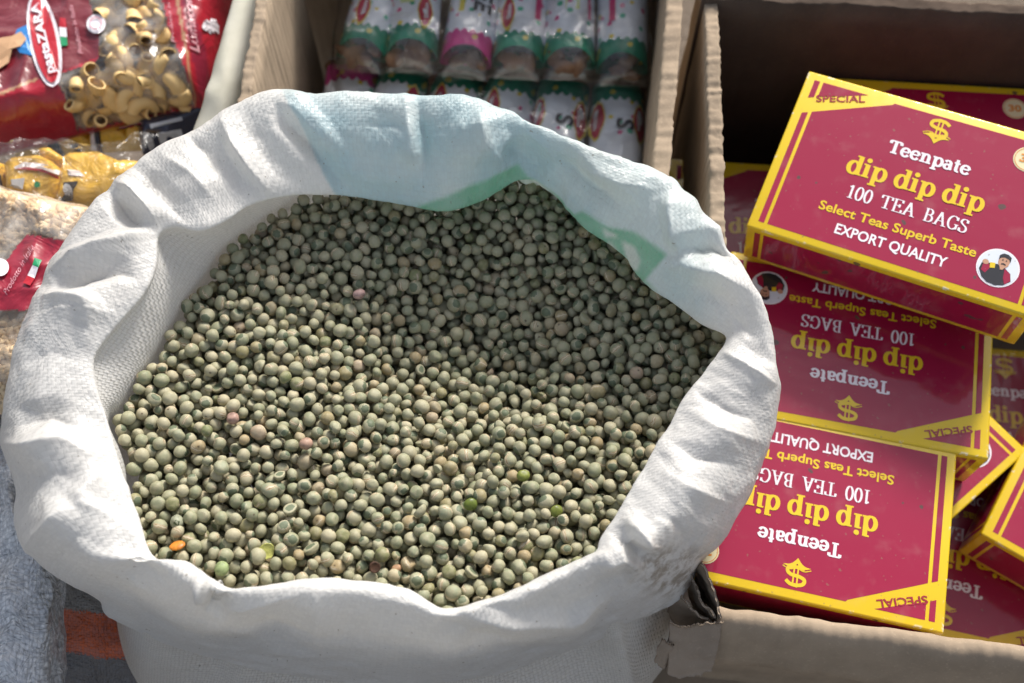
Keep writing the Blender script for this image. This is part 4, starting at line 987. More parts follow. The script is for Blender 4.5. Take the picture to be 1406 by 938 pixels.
x0b, x1b = PX(448, 58, pz - .034), PX(888, 90, pz - .034)
row2 = [('EE', 21, 'snack pouch whose pink tip peeks over the back of the sack'), ('plain', 22, 'snack pouch mostly hidden by the sack, next to the pink-tipped one in the lower row'), ('label', 23, 'snack pouch just showing over the middle of the sack rim'),
        ('label', 24, 'white snack pouch with lime panel, third from the cardboard wall in the lower row'), ('S', 25, 'white snack pouch between two red logos, second from the cardboard wall in the lower row'), ('S', 26, 'white snack pouch with a black S, lowest, against the cardboard wall')]
for k, (kd, sd, lab) in enumerate(row2):
    o = build_pouch(kd, sd); f = (k + .5) / 6; p = x0b * (1 - f) + x1b * f; dxy = x1b - x0b; yaw = math.degrees(math.atan2(dxy[1], dxy[0]))
    o.location = (p[0], p[1] - .004, pz - .046); o.rotation_euler = (radians(2), radians((k * 23 % 5) - 2), radians(180 + yaw + [3, -2, 1, 0, -2, 1][k])); o.scale = (np.linalg.norm(dxy) / 6 / PW * .985,) * 3
    if kd == 'S': pass
    tag(o, lab, 'snack pouch', 'snack pouches in the lower row')
# clear bundle wraps
def wrap_sheet(c00, c10, c11, c01, seed, zfn, n=70, m=46, amp=.004):
    a = np.linspace(0, 1, n); b = np.linspace(0, 1, m); A, Bq = np.meshgrid(a, b, indexing='ij')
    P = (c00[None, None] * ((1 - A) * (1 - Bq))[..., None] + c10[None, None] * (A * (1 - Bq))[..., None] + c11[None, None] * (A * Bq)[..., None] + c01[None, None] * ((1 - A) * Bq)[..., None])
    P[..., 2] += zfn(A, Bq); fl = P.reshape(-1, 3)
    fl = fl + np.stack([rid(fl, 38, seed + q) for q in (1, 2, 3)], 1) * amp * np.array([.3, .3, 1]) + np.stack([rid(fl, 110, seed + 5 + q) for q in (1, 2, 3)], 1) * amp * .3
    return mesh_fast('wrap_film', fl, grid_faces(n, m))
zf = lambda A, B: .016 * np.minimum(1, np.minimum(A, 1 - A) * 14) ** .5 - .030 * (1 - np.minimum(1, B * 9)) - .03 * (1 - np.minimum(1, np.minimum(A, 1 - A) * 30))
w1 = wrap_sheet(PX(440, 86, pz), PX(900, 108, pz), PX(905, -90, pz), PX(470, -90, pz), 3, zf)
tag(link('bundle_wrap', w1, mat_film('bundle_film', amount=.0, scale=45, rough=.09)), 'crinkled clear plastic wrapped round the upper row of snack pouches', 'plastic wrap')
w2 = wrap_sheet(PX(446, 240, pz - .038), PX(893, 250, pz - .038), PX(897, 78, pz - .038), PX(450, 62, pz - .038), 13, lambda A, B: zf(A, 1 - B))
tag(link('bundle_wrap', w2, mat_film('thin_clear_film', amount=.02, rough=.16)), 'clear plastic wrapped round the lower row of snack pouches', 'plastic wrap')

# ================================================================ the bags on the left
def cushion(name, outline, z0, bulge, step=2.6, edge=34.0, seed=1, wr=.0016, sag=None):
    """A filled bag: its outline as the photograph shows it at height z0, swelling up by bulge and flat beneath."""
    O = np.array(outline, float); x0, y0 = O.min(0); x1, y1 = O.max(0)
    xs_ = np.arange(x0, x1 + step, step); ys_ = np.arange(y0, y1 + step, step); X, Y = np.meshgrid(xs_, ys_, indexing='ij'); P = np.stack([X.ravel(), Y.ravel()], 1)
    ins = in_poly(P, outline); d = np.full(len(P), 1e9); near = P.copy()
    for i in range(len(O)):
        A, B = O[i], O[(i + 1) % len(O)]; e = B - A; t = np.clip(((P - A) @ e) / (e @ e), 0, 1); q = A + t[:, None] * e; dd_ = np.hypot(*(P - q).T)
        m = dd_ < d; d[m] = dd_[m]; near[m] = q[m]
    use = ins | (d < step * 1.2); Pc = np.where(ins[:, None], P, near); prof_ = np.where(ins, np.clip(d / edge, 0, 1), 0); hgt = np.sin(prof_ * pi / 2) ** .75
    W = np.array([PX(a, b, z0) for a, b in Pc]); nz_ = vnoise(W, 35, seed, 3) * wr * 1.6 + rid(W, 60, seed + 3) * wr
    zt = bulge * hgt + nz_ * np.clip(prof_ * 3, 0, 1); Tp = W.copy(); Tp[:, 2] += zt; Bt = W.copy(); Bt[:, 2] -= bulge * .55 * hgt + .0004
    nx, ny = X.shape; F = grid_faces(nx, ny); F = F[use[F].all(1)]
    me = mesh_fast(name, np.concatenate([Tp, Bt]), np.concatenate([F[:, ::-1], F + len(P)]))
    f = np.concatenate([TOPX(Tp), TOPX(Bt)])
    # grid_faces runs u then v; make the top side face up
    return me, f, (lambda px, py: _surf(px, py, xs_, ys_, zt.reshape(nx, ny), z0))
def _surf(tx, ty, xs_, ys_, zt, z0):
    px, py = tx, ty
    for _ in range(5):
        w = _surf0(px, py, xs_, ys_, zt, z0); q = TOPX(w); px += (tx - q[0]) * .8; py += (ty - q[1]) * .8
    return _surf0(px, py, xs_, ys_, zt, z0)
def _surf0(px, py, xs_, ys_, zt, z0):
    i = int(np.clip((px - xs_[0]) / (xs_[1] - xs_[0]), 0, len(xs_) - 1)); j = int(np.clip((py - ys_[0]) / (ys_[1] - ys_[0]), 0, len(ys_) - 1))
    w = PX(px, py, z0); return np.array([w[0], w[1], w[2] + zt[i, j]])
def bag_mat(name, scale=40):
    t = NT(name); o = t.obj(); col = t.attr('tint', 'Color'); cl = t.attr('clear'); w = t.noise(o, scale, 3, .6); w.inputs['Distortion'].default_value = 1.0; w2 = t.noise(o, 160, 2, .6)
    nb = t.bump(w2.outputs[0], .25, .0015, t.bump(w.outputs[0], .6, .005))
    t.set(color=col, rough=.33, spec=.5, coat=.6, coatr=.1, normal=nb)
    tr = t.new('ShaderNodeBsdfTransparent'); tr.inputs[0].default_value = (.95, .94, .92, 1); g = t.new('ShaderNodeBsdfGlossy'); g.inputs['Roughness'].default_value = .24; t.link(nb, g.inputs['Normal'])
    fr = t.new('ShaderNodeFresnel'); fr.inputs[0].default_value = 1.5; t.link(nb, fr.inputs['Normal'])
    mf = t.new('ShaderNodeMixShader'); t.link(t.math('ADD', t.math('MULTIPLY', fr.outputs[0], .75), .03), mf.inputs[0]); t.link(tr.outputs[0], mf.inputs[1]); t.link(g.outputs[0], mf.inputs[2])
    ms = t.new('ShaderNodeMixShader'); dh = t.new('ShaderNodeBsdfDiffuse'); dh.inputs[0].default_value = (.85, .83, .80, 1); mh = t.new('ShaderNodeMixShader'); t.link(t.math('MULTIPLY', t.smooth(w.outputs[0], .35, .7), .26), mh.inputs[0]); t.link(mf.outputs[0], mh.inputs[1]); t.link(dh.outputs[0], mh.inputs[2])
    t.link(cl, ms.inputs[0]); t.link(t.b.outputs[0], ms.inputs[1]); t.link(mh.outputs[0], ms.inputs[2]); t.link(ms.outputs[0], t.out.inputs[0])
    return t.m
M_BAG = bag_mat('printed_bag_film')
def px_text(txt, cx, cy, ang, size, surf, lift, mat, name, parent, width=None, bold=.0, shear=0.0):
    f = Flat(0); f.sans(txt, 0, 0, size, width=width, bold=bold, shear=shear); a = radians(ang); c, s = cos(a), sin(a)
    def mp(x, y, z):
        X = cx + c * x - s * y; Y = cy - (s * x + c * y); p = surf(X, Y); return (p[0], p[1], p[2] + lift + z)
    return link(name, f.mesh(name, mp), mat, parent)
def px_shape(pts, surf, lift, mat, name, parent):
    c = np.mean(pts, 0); P = [c] + list(pts); V = [surf(*p) + np.array([0, 0, lift]) for p in P]; n = len(pts)
    mid = [surf(*((np.array(p) + c) / 2)) + np.array([0, 0, lift]) for p in pts]; V = V + mid
    F = []
    for i in range(n):
        j = (i + 1) % n; F += [(0, 1 + n + i, 1 + n + j), (1 + n + i, 1 + i, 1 + j, 1 + n + j)]
    return link(name, mesh_from(name, V, F, False), mat, parent)
ell = lambda cx, cy, rx, ry, ang, n=30: [(cx + rx * cos(t) * cos(radians(ang)) + ry * sin(t) * sin(radians(ang)), cy - rx * cos(t) * sin(radians(ang)) + ry * sin(t) * cos(radians(ang))) for t in np.linspace(0, 2 * pi, n, endpoint=False)]
def loop_strip(pts, w, surf, lift, mat, name, parent):
    f = Flat(0); f.strip(pts + [pts[0]], w); return link(name, f.mesh(name, lambda x, y, z: tuple(surf(x, y) + np.array([0, 0, lift + z]))), mat, parent)

# ---- pasta bag, upper left
zb = -.085
out1 = [(-190, -120), (-40, -140), (120, -130), (355, -95), (330, 0), (314, 60), (299, 110), (282, 150), (240, 153), (190, 164), (140, 176), (100, 186), (50, 200), (0, 211), (-60, 222), (-190, 240)]
mb_, fq, s1 = cushion('bag_film', out1, zb, .034, seed=4)
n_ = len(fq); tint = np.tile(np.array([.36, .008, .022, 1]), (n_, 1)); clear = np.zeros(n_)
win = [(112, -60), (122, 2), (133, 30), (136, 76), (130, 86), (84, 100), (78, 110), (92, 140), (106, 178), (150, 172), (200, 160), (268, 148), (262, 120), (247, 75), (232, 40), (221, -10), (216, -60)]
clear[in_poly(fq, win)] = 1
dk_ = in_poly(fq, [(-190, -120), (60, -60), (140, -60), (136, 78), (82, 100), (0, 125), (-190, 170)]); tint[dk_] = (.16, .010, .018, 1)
gold = in_poly(fq, [(238, -60), (241, 0), (252, 60), (268, 148), (271, 148), (256, 60), (246, 0), (243, -60)]) | in_poly(fq, [(-190, 165), (0, 126), (52, 106), (52, 110), (0, 131), (-190, 171)]); tint[gold] = (.40, .22, .12, 1)
tint[in_poly(fq, [(246, -60), (249, 0), (260, 60), (276, 140), (290, 110), (280, 60), (262, 0), (258, -60)])] = (.22, .008, .03, 1)
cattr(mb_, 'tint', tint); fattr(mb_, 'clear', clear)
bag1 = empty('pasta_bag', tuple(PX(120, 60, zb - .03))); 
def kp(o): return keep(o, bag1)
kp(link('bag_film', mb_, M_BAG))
M_LW = plain('white_bag_ink', (.80, .76, .80), .35, coat=.4); M_RRED = plain('bright_red_bag_ink', (.45, .008, .02), .3, coat=.6); M_PNK = plain('pale_pink_bag_ink', (.62, .30, .34), .4); M_GRN = plain('flag_green_ink', (.01, .25, .10), .4); M_BLU = plain('blue_bag_ink', (.02, .18, .48), .35); M_FLE = plain('painted_skin_ink', (.55, .33, .18), .4)
none = None
lg = px_shape(ell(62, 57, 66, 21, -79), s1, .0012, M_LW, 'logo', None); kp(lg)
lf = px_shape(ell(62, 57, 60, 16.5, -79), s1, .0020, M_RRED, 'logo_field', None); lf.parent = lg
tx = px_text('pastaZARA', 66, 55, 103, 12.5, s1, .0030, M_LW, 'logo_lettering', None, width=98, bold=.03); tx.parent = lg
kp(px_shape([(83, 26), (91, 27), (92, 40), (82, 39)], s1, .0014, M_RRED, 'flag_red', None)); kp(px_shape([(82, 39), (92, 40), (93, 53), (83, 52)], s1, .0014, M_LW, 'flag_white', None)); kp(px_shape([(83, 52), (93, 53), (94, 64), (85, 65)], s1, .0014, M_GRN, 'flag_green', None))
kp(px_text('Prodotto in Italia', 108, 42, 102, 6.5, s1, .0014, M_PNK, 'slogan_lettering', None, width=68, shear=.35))
kp(px_shape(ell(133, 35, 13, 13, 0), s1, .0016, M_LW, 'round_badge', None)); b_ = loop_strip(ell(133, 35, 8, 8, 0), 1.6, s1, .0026, M_PNK, 'badge_ring', None); kp(b_)
kp(px_text('Lumaconi', 268, 30, 98, 12, s1, .0014, M_PNK, 'range_lettering', None, width=84, bold=.02, shear=.35)); kp(px_text('Prodotto in Italia', 236, 20, 97, 5, s1, .0014, M_PNK, 'small_lettering', None, width=80, shear=.3))
kp(px_shape(ell(289, 36, 11, 8, 20), s1, .0014, M_LW, 'oval_badge', None)); kp(px_shape(ell(170, 146, 25, 8.5, 10), s1, .0016, M_RRED, 'window_logo', None)); kp(px_text('pastaZARA', 170, 148.5, 10, 6, s1, .0030, M_PNK, 'window_lettering', None, width=38))
kp(px_shape([(24, 42), (38, 36), (46, 78), (28, 74), (18, 60)], s1, .0012, M_BLU, 'picture_ground', None)); kp(px_shape([(-6, 56), (18, 52), (30, 46), (38, 56), (30, 66), (18, 70), (14, 88), (-4, 100), (-30, 100)], s1, .0020, M_FLE, 'painted_figure', None))
tag(bag1, 'large red printed pasta bag with a clear window full of curled pasta', 'pasta bag')
bed1 = cushion('bed', [(88, 112), (104, 176), (150, 170), (262, 148), (246, 80), (216, -40), (120, -40), (138, 78), (130, 92)], zb, .014, seed=4)[0]; PB1 = bed1
# curled pasta pipes inside the window
def mat_pasta(name, c):
    t = NT(name); o = t.obj(); n = t.noise(o, 90, 3).outputs[0]; return t.set(color=t.mix(n, c, tuple(x * .72 for x in c)), rough=.5, spec=.3)
M_PASTA = mat_pasta('dry_pasta', (.86, .61, .28))
def pipe_mesh(seed):
    rs = np.random.RandomState(seed); n, m = 16, 20; r_b = .0074 + rs.rand() * .0018; V = []; sweep = radians(120 + rs.rand() * 50)
    for side in (0, 1):
        for i in range(n):
            t = i / (n - 1); a = t * sweep; r = (.0042 + .0020 * t) - side * .0011; c = np.array([r_b * (1 - cos(a)), 0, r_b * sin(a)]); u = np.array([cos(a), 0, -sin(a)]); v = np.array([0, 1, 0])
            for k in range(m):
                th = 2 * pi * k / m; rr = r * (1 + (.035 if k % 2 and not side else 0)); V.append(c + rr * cos(th) * u * (.82 + .18 * (1 - t)) + rr * sin(th) * v)
    V = np.array(V); V -= V.mean(0); F = []
    for side in (0, 1):
        for i in range(n - 1):
            for k in range(m):
                a = side * n * m + i * m + k; b = side * n * m + i * m + (k + 1) % m; f = [a, b, b + m, a + m]; F.append(f if not side else f[::-1])
    for e in (0, n - 1):
        for k in range(m):
            a = e * m + k; b = e * m + (k + 1) % m; F.append([a, a + n * m, b + n * m, b])
    return mesh_fast('pasta_pipe', V, np.array(F))
kp(link('pasta_bed', PB1, mat_pasta('packed_pasta', (.55, .36, .15))))
pvar = [pipe_mesh(k) for k in range(8)]
for m in pvar: m.materials.append(M_PASTA)
rs = np.random.RandomState(11); placed = []
for layer, (dz, rmin) in enumerate(((-.0080, 17), (-.018, 15))):
    lay = []
    for tries in range(2500):
        p = np.array([rs.uniform(78, 272), rs.uniform(-58, 182)])
        if not all(in_poly(p[None] + np.array([[a, b]]), win)[0] for a, b in ((9, 0), (-9, 0), (0, 9), (0, 0))): continue
        if s1(*p)[2] - zb < .015: continue
        if lay and min(np.hypot(*(p - q)) for q in lay) < rmin * .96: continue
        lay.append(p)
    for p in lay:
        w = s1(*p); o = bpy.data.objects.new('pasta_pipe', pvar[rs.randint(8)]); COL.objects.link(o)
        o.location = (w[0], w[1], max(w[2] + dz, zb - .012)); o.rotation_euler = (rs.rand() * 6.3, rs.rand() * 6.3, rs.rand() * 6.3)
        tag(o, 'curled ridged pasta pipe seen through the window of the red pasta bag', 'pasta', 'pasta pipes inside the red bag')

# ---- yellow sachets in a clear bag, and darker packs beneath
M_SACH = foil('yellow_sachet_foil', (.70, .43, .05), .42, 75, .9)
M_SDK = plain('black_sachet_ink', (.03, .03, .035), .4); M_SIL = plain('silver_sachet_ink', (.42, .44, .48), .35); M_NAVY = foil('navy_pack_foil', (.012, .015, .04), .3)
def sachet(outline, z, bulge, seed, label, marks, mat=None, edge=22, name='yellow_sachet', cat='sachet', group='yellow sachets in the clear bag'):
    me_, _, sf_ = cushion('sachet_film', outline, z, bulge, edge=edge, seed=seed, step=3.0, wr=.0012)
    c = np.mean(outline, 0); root = empty(name, tuple(PX(c[0], c[1], z - bulge * .5)))
    keep(link('sachet_film', me_, mat or M_SACH), root)
    for nm, pts, m in marks: keep(px_shape(pts, sf_, .0012 + .0004 * (nm == 'red_line'), m, nm, None), root)
    tag(root, label, cat, group); return root
zs = -.055
sachet([(-70, 228), (-20, 220), (6, 226), (10, 262), (2, 300), (-70, 300)], zs, .012, 1, 'yellow sachet cut off by the picture edge, below the red pasta bag', [('black_mark', [(-12, 250), (2, 240), (4, 262), (-8, 270)], M_SDK)])
sachet([(8, 232), (22, 222), (60, 216), (84, 226), (92, 244), (86, 272), (70, 296), (10, 290)], zs, .015, 2, 'yellow sachet with a white arc and grey square, nearest the crinkled clear film',
       [('white_arc', [(20, 231), (34, 224), (60, 226), (84, 236), (82, 242), (60, 234), (36, 231), (22, 234)], M_LW), ('red_line', [(22, 234), (36, 231), (60, 234), (80, 242), (79, 244), (60, 237), (36, 233)], M_RRED), ('grey_square', [(10, 245), (35, 246), (32, 262), (12, 258)], M_SIL), ('green_dot', ell(52, 255, 4.5, 4.5, 0), M_GRN)])
sachet([(84, 224), (100, 214), (140, 212), (168, 224), (176, 246), (160, 290), (120, 300), (76, 296)], zs - .004, .015, 3, 'yellow sachet with a dark picture panel, next to the white sack rim',
       [('white_arc', [(86, 232), (110, 236), (118, 244), (96, 242)], M_LW), ('picture_panel', [(88, 252), (108, 250), (102, 280), (86, 282)], M_SDK), ('silver_figure', ell(94, 263, 6, 10, 20), M_SIL)])
sachet([(126, 236), (150, 226), (176, 222), (206, 226), (196, 262), (150, 290), (130, 270)], zs - .010, .014, 4, 'yellow sachet with a black and white tab tucked against the sack', [('white_tab', [(130, 236), (146, 231), (152, 240), (132, 242)], M_LW), ('black_tab', [(146, 231), (156, 234), (152, 244), (146, 241)], M_SDK)])
sachet([(52, 206), (70, 204), (92, 220), (84, 230), (62, 226)], zs + .004, .006, 5, 'small folded yellow sachet corner standing up behind the others', [], edge=10)
for k, (ol, lab, mk) in enumerate([
    ([(20, 196), (60, 184), (130, 176), (134, 212), (60, 216), (20, 214)], 'dark yellow pack in the shade directly under the red pasta bag', [('black_mark', [(66, 200), (80, 196), (84, 206), (70, 210)], M_SDK), ('black_mark', [(96, 200), (106, 197), (110, 206), (100, 208)], M_SDK)]),
    ([(116, 176), (180, 168), (186, 206), (120, 212)], 'dark yellow pack with a white and navy stripe, below the pasta window', [('white_stripe', [(124, 182), (130, 181), (132, 206), (126, 207)], M_LW), ('navy_stripe', [(130, 181), (137, 180), (139, 205), (132, 206)], M_NAVY)]),
    ([(166, 172), (226, 160), (232, 205), (172, 208)], 'dark yellow pack with a navy stripe, nearer the cream fabric roll', [('navy_stripe', [(166, 186), (172, 184), (174, 204), (168, 205)], M_NAVY)])]):
    sachet(ol, -.105, .014, 31 + k, lab, mk, name='yellow_pack', cat='pack', group='dark yellow packs under the pasta bag')
sachet([(188, 176), (206, 168), (290, 148), (300, 170), (240, 210), (196, 212)], -.098, .016, 41, 'navy blue pack with silver print between the pasta bag and the white sack', [('silver_mark', ell(202, 192, 7, 9, 0), M_SIL), ('silver_mark', [(206, 172), (250, 162), (252, 168), (208, 178)], M_SIL), ('silver_mark', [(216, 184), (248, 176), (250, 184), (218, 194)], M_SIL)], mat=M_NAVY, name='navy_pack', cat='pack', group=None)
cf = wrap_sheet(PX(-40, 300, zs + .012), PX(150, 300, zs + .012), PX(215, 196, zs + .010), PX(-40, 206, zs + .010), 23, lambda A, B: .008 * np.sin(A * pi) * np.sin(B * pi), amp=.007)
tag(link('clear_bag', cf, mat_film('crinkled_bag_film', (.97, .95, .92), .05, 45, .2)), 'crinkled clear plastic bag drawn over the yellow sachets', 'plastic bag')

# ---- bag of fine pasta, left edge
zc = -.040
out2 = [(-120, 262), (0, 258), (30, 268), (70, 280), (125, 288), (150, 300), (140, 360), (90, 460), (60, 560), (-120, 580)]
m2_, f2, s2 = cushion('bag_film', out2, zc, .028, seed=14, wr=.0022)
tint2 = np.tile(np.array([.28, .010, .028, 1]), (len(f2), 1)); cl2 = np.ones(len(f2)); lab2 = in_poly(f2, [(-120, 380), (0, 366), (10, 356), (36, 322), (60, 326), (130, 336), (80, 420), (30, 426), (-120, 424)]); cl2[lab2] = 0
redl = in_poly(f2, [(55, 300), (75, 276), (82, 286), (64, 306)]) ; cattr(m2_, 'tint', tint2); fattr(m2_, 'clear', cl2)
bag2 = empty('pasta_bag', tuple(PX(20, 400, zc - .02))); keep(link('bag_film', m2_, M_BAG), bag2)
keep(px_shape([(49, 356), (59, 359), (54, 369), (46, 366)], s2, .0016, M_GRN, 'flag_green', None), bag2); keep(px_shape([(46, 366), (54, 369), (49, 384), (39, 380)], s2, .0016, M_LW, 'flag_white', None), bag2); keep(px_shape([(39, 380), (49, 384), (43, 394), (33, 390)], s2, .0016, M_RRED, 'flag_red', None), bag2)
keep(px_text('Prodotto in Italia', 30, 374, 60, 8, s2, .0016, M_PNK, 'slogan_lettering', None, width=76, bold=.0, shear=.35), bag2); keep(px_shape(ell(2, 369, 12, 12, 0), s2, .0018, M_LW, 'round_badge', None), bag2)
tag(bag2, 'clear bag of pale fine pasta with a red label, at the left edge', 'pasta bag')
# fine pasta inside: too many to count
rs = np.random.RandomState(5); VV = []; FF = []; b = 0
for k in range(5200):
    p = (rs.uniform(-60, 150), rs.uniform(262, 575))
    if not in_poly(np.array([p]), out2)[0]: continue
    w = s2(*p); hgt_ = w[2] - zc
    if hgt_ < .006 or in_poly(np.array([p]), [(-120, 372), (0, 360), (6, 350), (34, 318), (60, 322), (136, 332), (84, 424), (30, 432), (-120, 430)])[0]: continue
    P = ICO2[0] * np.array([.0034, .0017, .0016]) * (.8 + .5 * rs.rand()); P = P @ rotm(rs).T + np.array([w[0], w[1], w[2] - .0042 - rs.rand() * .006]); VV.append(P); FF.append(ICO2[1] + b); b += len(P)
fp = link('fine_pasta', mesh_fast('fine_pasta', np.concatenate(VV), np.concatenate(FF)), mat_pasta('pale_fine_pasta', (.86, .66, .42)))
tag(fp, 'pale fine pasta filling the clear bag with the red label', 'pasta', kind='stuff')
bed = cushion('bed', out2, zc, .020, seed=14, wr=.0022)[0]; keep(link('pasta_bed', bed, mat_pasta('packed_fine_pasta', (.78, .58, .34))), bag2)

# ---- cream rolled cloth between the pasta and the box
ax_ = [PX(282, 215, -.055), PX(306, 140, -.040), PX(330, 60, -.036), PX(355, -30, -.036), PX(380, -110, -.04)]
cl_ = catmull(ax_, 60); n, m = 60, 28; V = []
for i in range(n):
    t = cl_[min(i + 1, n - 1)] - cl_[max(i - 1, 0)]; t /= np.linalg.norm(t); sx = np.cross(t, [0, 0, 1]); sx /= np.linalg.norm(sx); up = np.cross(sx, t)
    for k in range(m):
        a = 2 * pi * k / m; r = .0122 * (1 + .05 * sin(a * 3 + i * .05)); V.append(cl_[i] + sx * cos(a) * r + up * sin(a) * r * 1.0)
V = np.array(V); V += np.stack([rid(V * np.array([1, .6, 1]), 70, q) for q in (3, 4, 5)], 1) * .0011
F = [[i * m + k, i * m + (k + 1) % m, (i + 1) * m + (k + 1) % m, (i + 1) * m + k] for i in range(n - 1) for k in range(m)]
tcr = NT('cream_cloth'); oc = tcr.obj(); ncr = tcr.noise(oc, 220, 3, .6).outputs[0]; ncr2 = tcr.noise(oc, 24, 4).outputs[0]
M_CREAMC = tcr.set(color=tcr.mix(tcr.smooth(ncr2, .4, .7), (.62, .60, .50), (.50, .48, .38)), rough=.7, normal=tcr.bump(ncr, .2, .0008))
rl = mesh_fast('fabric_roll', V, np.array(F))
hang = np.concatenate([cl_ + np.array([-.004, 0, -.006]), cl_ + np.array([-.010, 0, -.06]), cl_ + np.array([.0, 0, -.16]), cl_ + np.array([.0, 0, -.30])]).reshape(4, n, 3)
roll = link('fabric_roll', rl, M_CREAMC)
hg = link('hanging_cloth', mesh_fast('hanging_cloth', hang.reshape(-1, 3), grid_faces(4, n)), M_CREAMC, roll)
tag(roll, 'cream rolled cloth rim between the red pasta bag and the cardboard box', 'fabric roll')

# ---- silver woven tarp and striped sack, lower left
def woven_mat(name, col_nodes, cell, rough, coat, contrast):
    t = NT(name); o = t.obj(); uv = t.new('ShaderNodeUVMap', uv_map='weave').outputs[0]; nz = t.noise(uv, .5, 2); 
    s = t.new('ShaderNodeSeparateXYZ'); t.link(uv, s.inputs[0]); U = t.math('ADD', s.outputs[0], t.math('MULTIPLY', nz.outputs[0], .3)); V_ = t.math('SUBTRACT', s.outputs[1], t.math('MULTIPLY', nz.outputs[0], .3))
    par = t.math('ABSOLUTE', t.math('MODULO', t.math('ADD', t.math('FLOOR', U), t.math('FLOOR', V_)), 2.0))
    fx = t.math('ABSOLUTE', t.math('SUBTRACT', t.math('FRACT', U), .5)); fy = t.math('ABSOLUTE', t.math('SUBTRACT', t.math('FRACT', V_), .5))
    a = t.math('SUBTRACT', 1.0, t.math('POWER', t.math('MULTIPLY', fx, 2.0), 2.0)); b = t.math('SUBTRACT', 1.0, t.math('POWER', t.math('MULTIPLY', fy, 2.0), 2.0))
    mx = t.new('ShaderNodeMix', data_type='FLOAT'); t.link(par, mx.inputs[0]); t.link(a, mx.inputs[2]); t.link(b, mx.inputs[3]); h = t.math('POWER', mx.outputs[0], .5)
    wnz = t.new('ShaderNodeTexWhiteNoise', noise_dimensions='2D'); cc = t.new('ShaderNodeCombineXYZ'); t.link(t.math('FLOOR', t.math('MULTIPLY', U, t.math('ADD', .35, t.math('MULTIPLY', par, .65)))), cc.inputs[0]); t.link(t.math('FLOOR', t.math('MULTIPLY', V_, t.math('SUBTRACT', 1.0, t.math('MULTIPLY', par, .65)))), cc.inputs[1]); t.link(cc.outputs[0], wnz.inputs['Vector'])
    c = col_nodes(t, o, uv); c = t.mix(t.math('MULTIPLY', wnz.outputs[0], .30), c, (.17, .19, .23)); c = t.mix(t.math('MULTIPLY', t.math('SUBTRACT', 1.0, h), contrast), c, (.05, .05, .055)); w = t.noise(o, 55, 4, .65); w.inputs['Distortion'].default_value = 1.0
    return t.set(color=c, rough=rough, spec=.5, coat=coat, coatr=.25, normal=t.bump(h, .45, .0010, t.bump(w.outputs[0], 1.0, .010)))
def sheet_px(cols, rows, zfn, seed, name, cell=.0032, amp=.005):
    """Draped cloth: rows of pixel points with heights, smoothed and crumpled."""
    R = np.array([[PX(x, y, z) for (x, y, z) in r] for r in rows]); nu, nv = 90, 90
    A = np.stack([catmull(R[i], nv) for i in range(len(R))]); A = catmull(A, nu); P = A.reshape(-1, 3)
    P = P + np.stack([rid(P, 26, seed + q) for q in (1, 2, 3)], 1) * amp * np.array([.4, .4, 1]) + np.stack([rid(P, 75, seed + 4 + q) for q in (1, 2, 3)], 1) * amp * .16
    F = grid_faces(nu, nv); me = mesh_fast(name, P, F); G3 = P.reshape(nu, nv, 3)
    lu = np.concatenate([[0], np.cumsum(np.linalg.norm(np.diff(G3, axis=0), axis=-1).mean(1))]) / cell; lv = np.concatenate([[0], np.cumsum(np.linalg.norm(np.diff(G3, axis=1), axis=-1).mean(0))]) / cell
    uvl = me.uv_layers.new(name='weave'); li = np.zeros(len(me.loops), np.int32); me.loops.foreach_get('vertex_index', li); uvl.data.foreach_set('uv', np.stack([lu[li // nv], lv[li % nv]], 1).astype(np.float32).ravel())
    return me
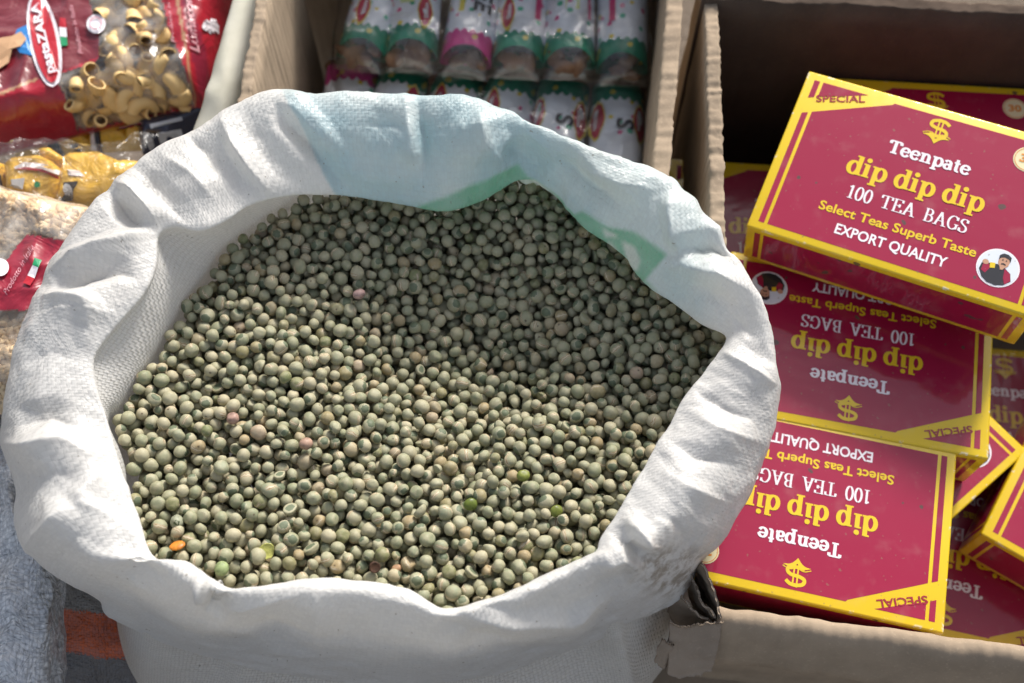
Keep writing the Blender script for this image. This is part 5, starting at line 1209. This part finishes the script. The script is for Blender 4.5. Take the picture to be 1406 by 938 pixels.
silver = woven_mat('silver_woven_tape', lambda t, o, uv: t.ramp(t.noise(uv, 1.1, 1).outputs[0], [(.3, (.46, .47, .49)), (.5, (.62, .63, .65)), (.68, (.82, .82, .82))]), 1, .30, .5, .45)
rows = [[(-120, 500, -.10), (-40, 505, -.085), (10, 520, -.085), (40, 540, -.10)], [(-120, 590, -.085), (-30, 590, -.070), (20, 610, -.070), (52, 640, -.085)], [(-120, 690, -.075), (-30, 690, -.058), (40, 700, -.058), (78, 730, -.075)],
        [(-120, 780, -.075), (-20, 780, -.056), (55, 785, -.060), (96, 800, -.085)], [(-120, 870, -.08), (-20, 870, -.060), (60, 870, -.066), (95, 872, -.095)], [(-120, 1000, -.09), (-20, 1000, -.07), (60, 1000, -.075), (95, 1000, -.11)]]
tag(link('silver_tarp', sheet_px(0, rows, None, 3, 'silver_tarp', .0029, .0105), silver), 'crumpled silver-grey woven plastic tarp in the lower left corner', 'tarp')
def stripes(t, o, uv):
    s = t.new('ShaderNodeSeparateXYZ'); t.link(uv, s.inputs[0]); n = t.noise(uv, 1.5, 2).outputs[0]; u = t.math('ADD', s.outputs[0], t.math('MULTIPLY', n, 5.0))
    c = t.ramp(t.math('DIVIDE', u, 120.0), [(0, (.26, .24, .22)), (.29, (.26, .24, .22)), (.295, (.56, .10, .02)), (.42, (.50, .085, .018)), (.425, (.14, .13, .125)), (.85, (.05, .048, .048))], 'CONSTANT'); return c
stripe_m = woven_mat('striped_woven_tape', stripes, 1, .7, .1, .6)
rows2 = [[(60, 700, -.115), (110, 716, -.115), (160, 724, -.115), (340, 740, -.115)], [(60, 790, -.118), (110, 800, -.112), (160, 806, -.114), (340, 810, -.13)], [(60, 840, -.12), (110, 846, -.116), (160, 850, -.118), (340, 850, -.14)],
         [(60, 895, -.128), (110, 900, -.126), (160, 905, -.128), (340, 905, -.15)], [(60, 960, -.16), (110, 960, -.16), (160, 960, -.165), (340, 960, -.17)], [(60, 1010, -.22), (110, 1010, -.22), (160, 1010, -.22), (340, 1010, -.22)]]
tag(link('striped_cloth', sheet_px(0, rows2, None, 8, 'striped_cloth', .0017, .004), stripe_m), 'woven plastic cloth with orange and grey stripes beside the foot of the white sack', 'cloth')
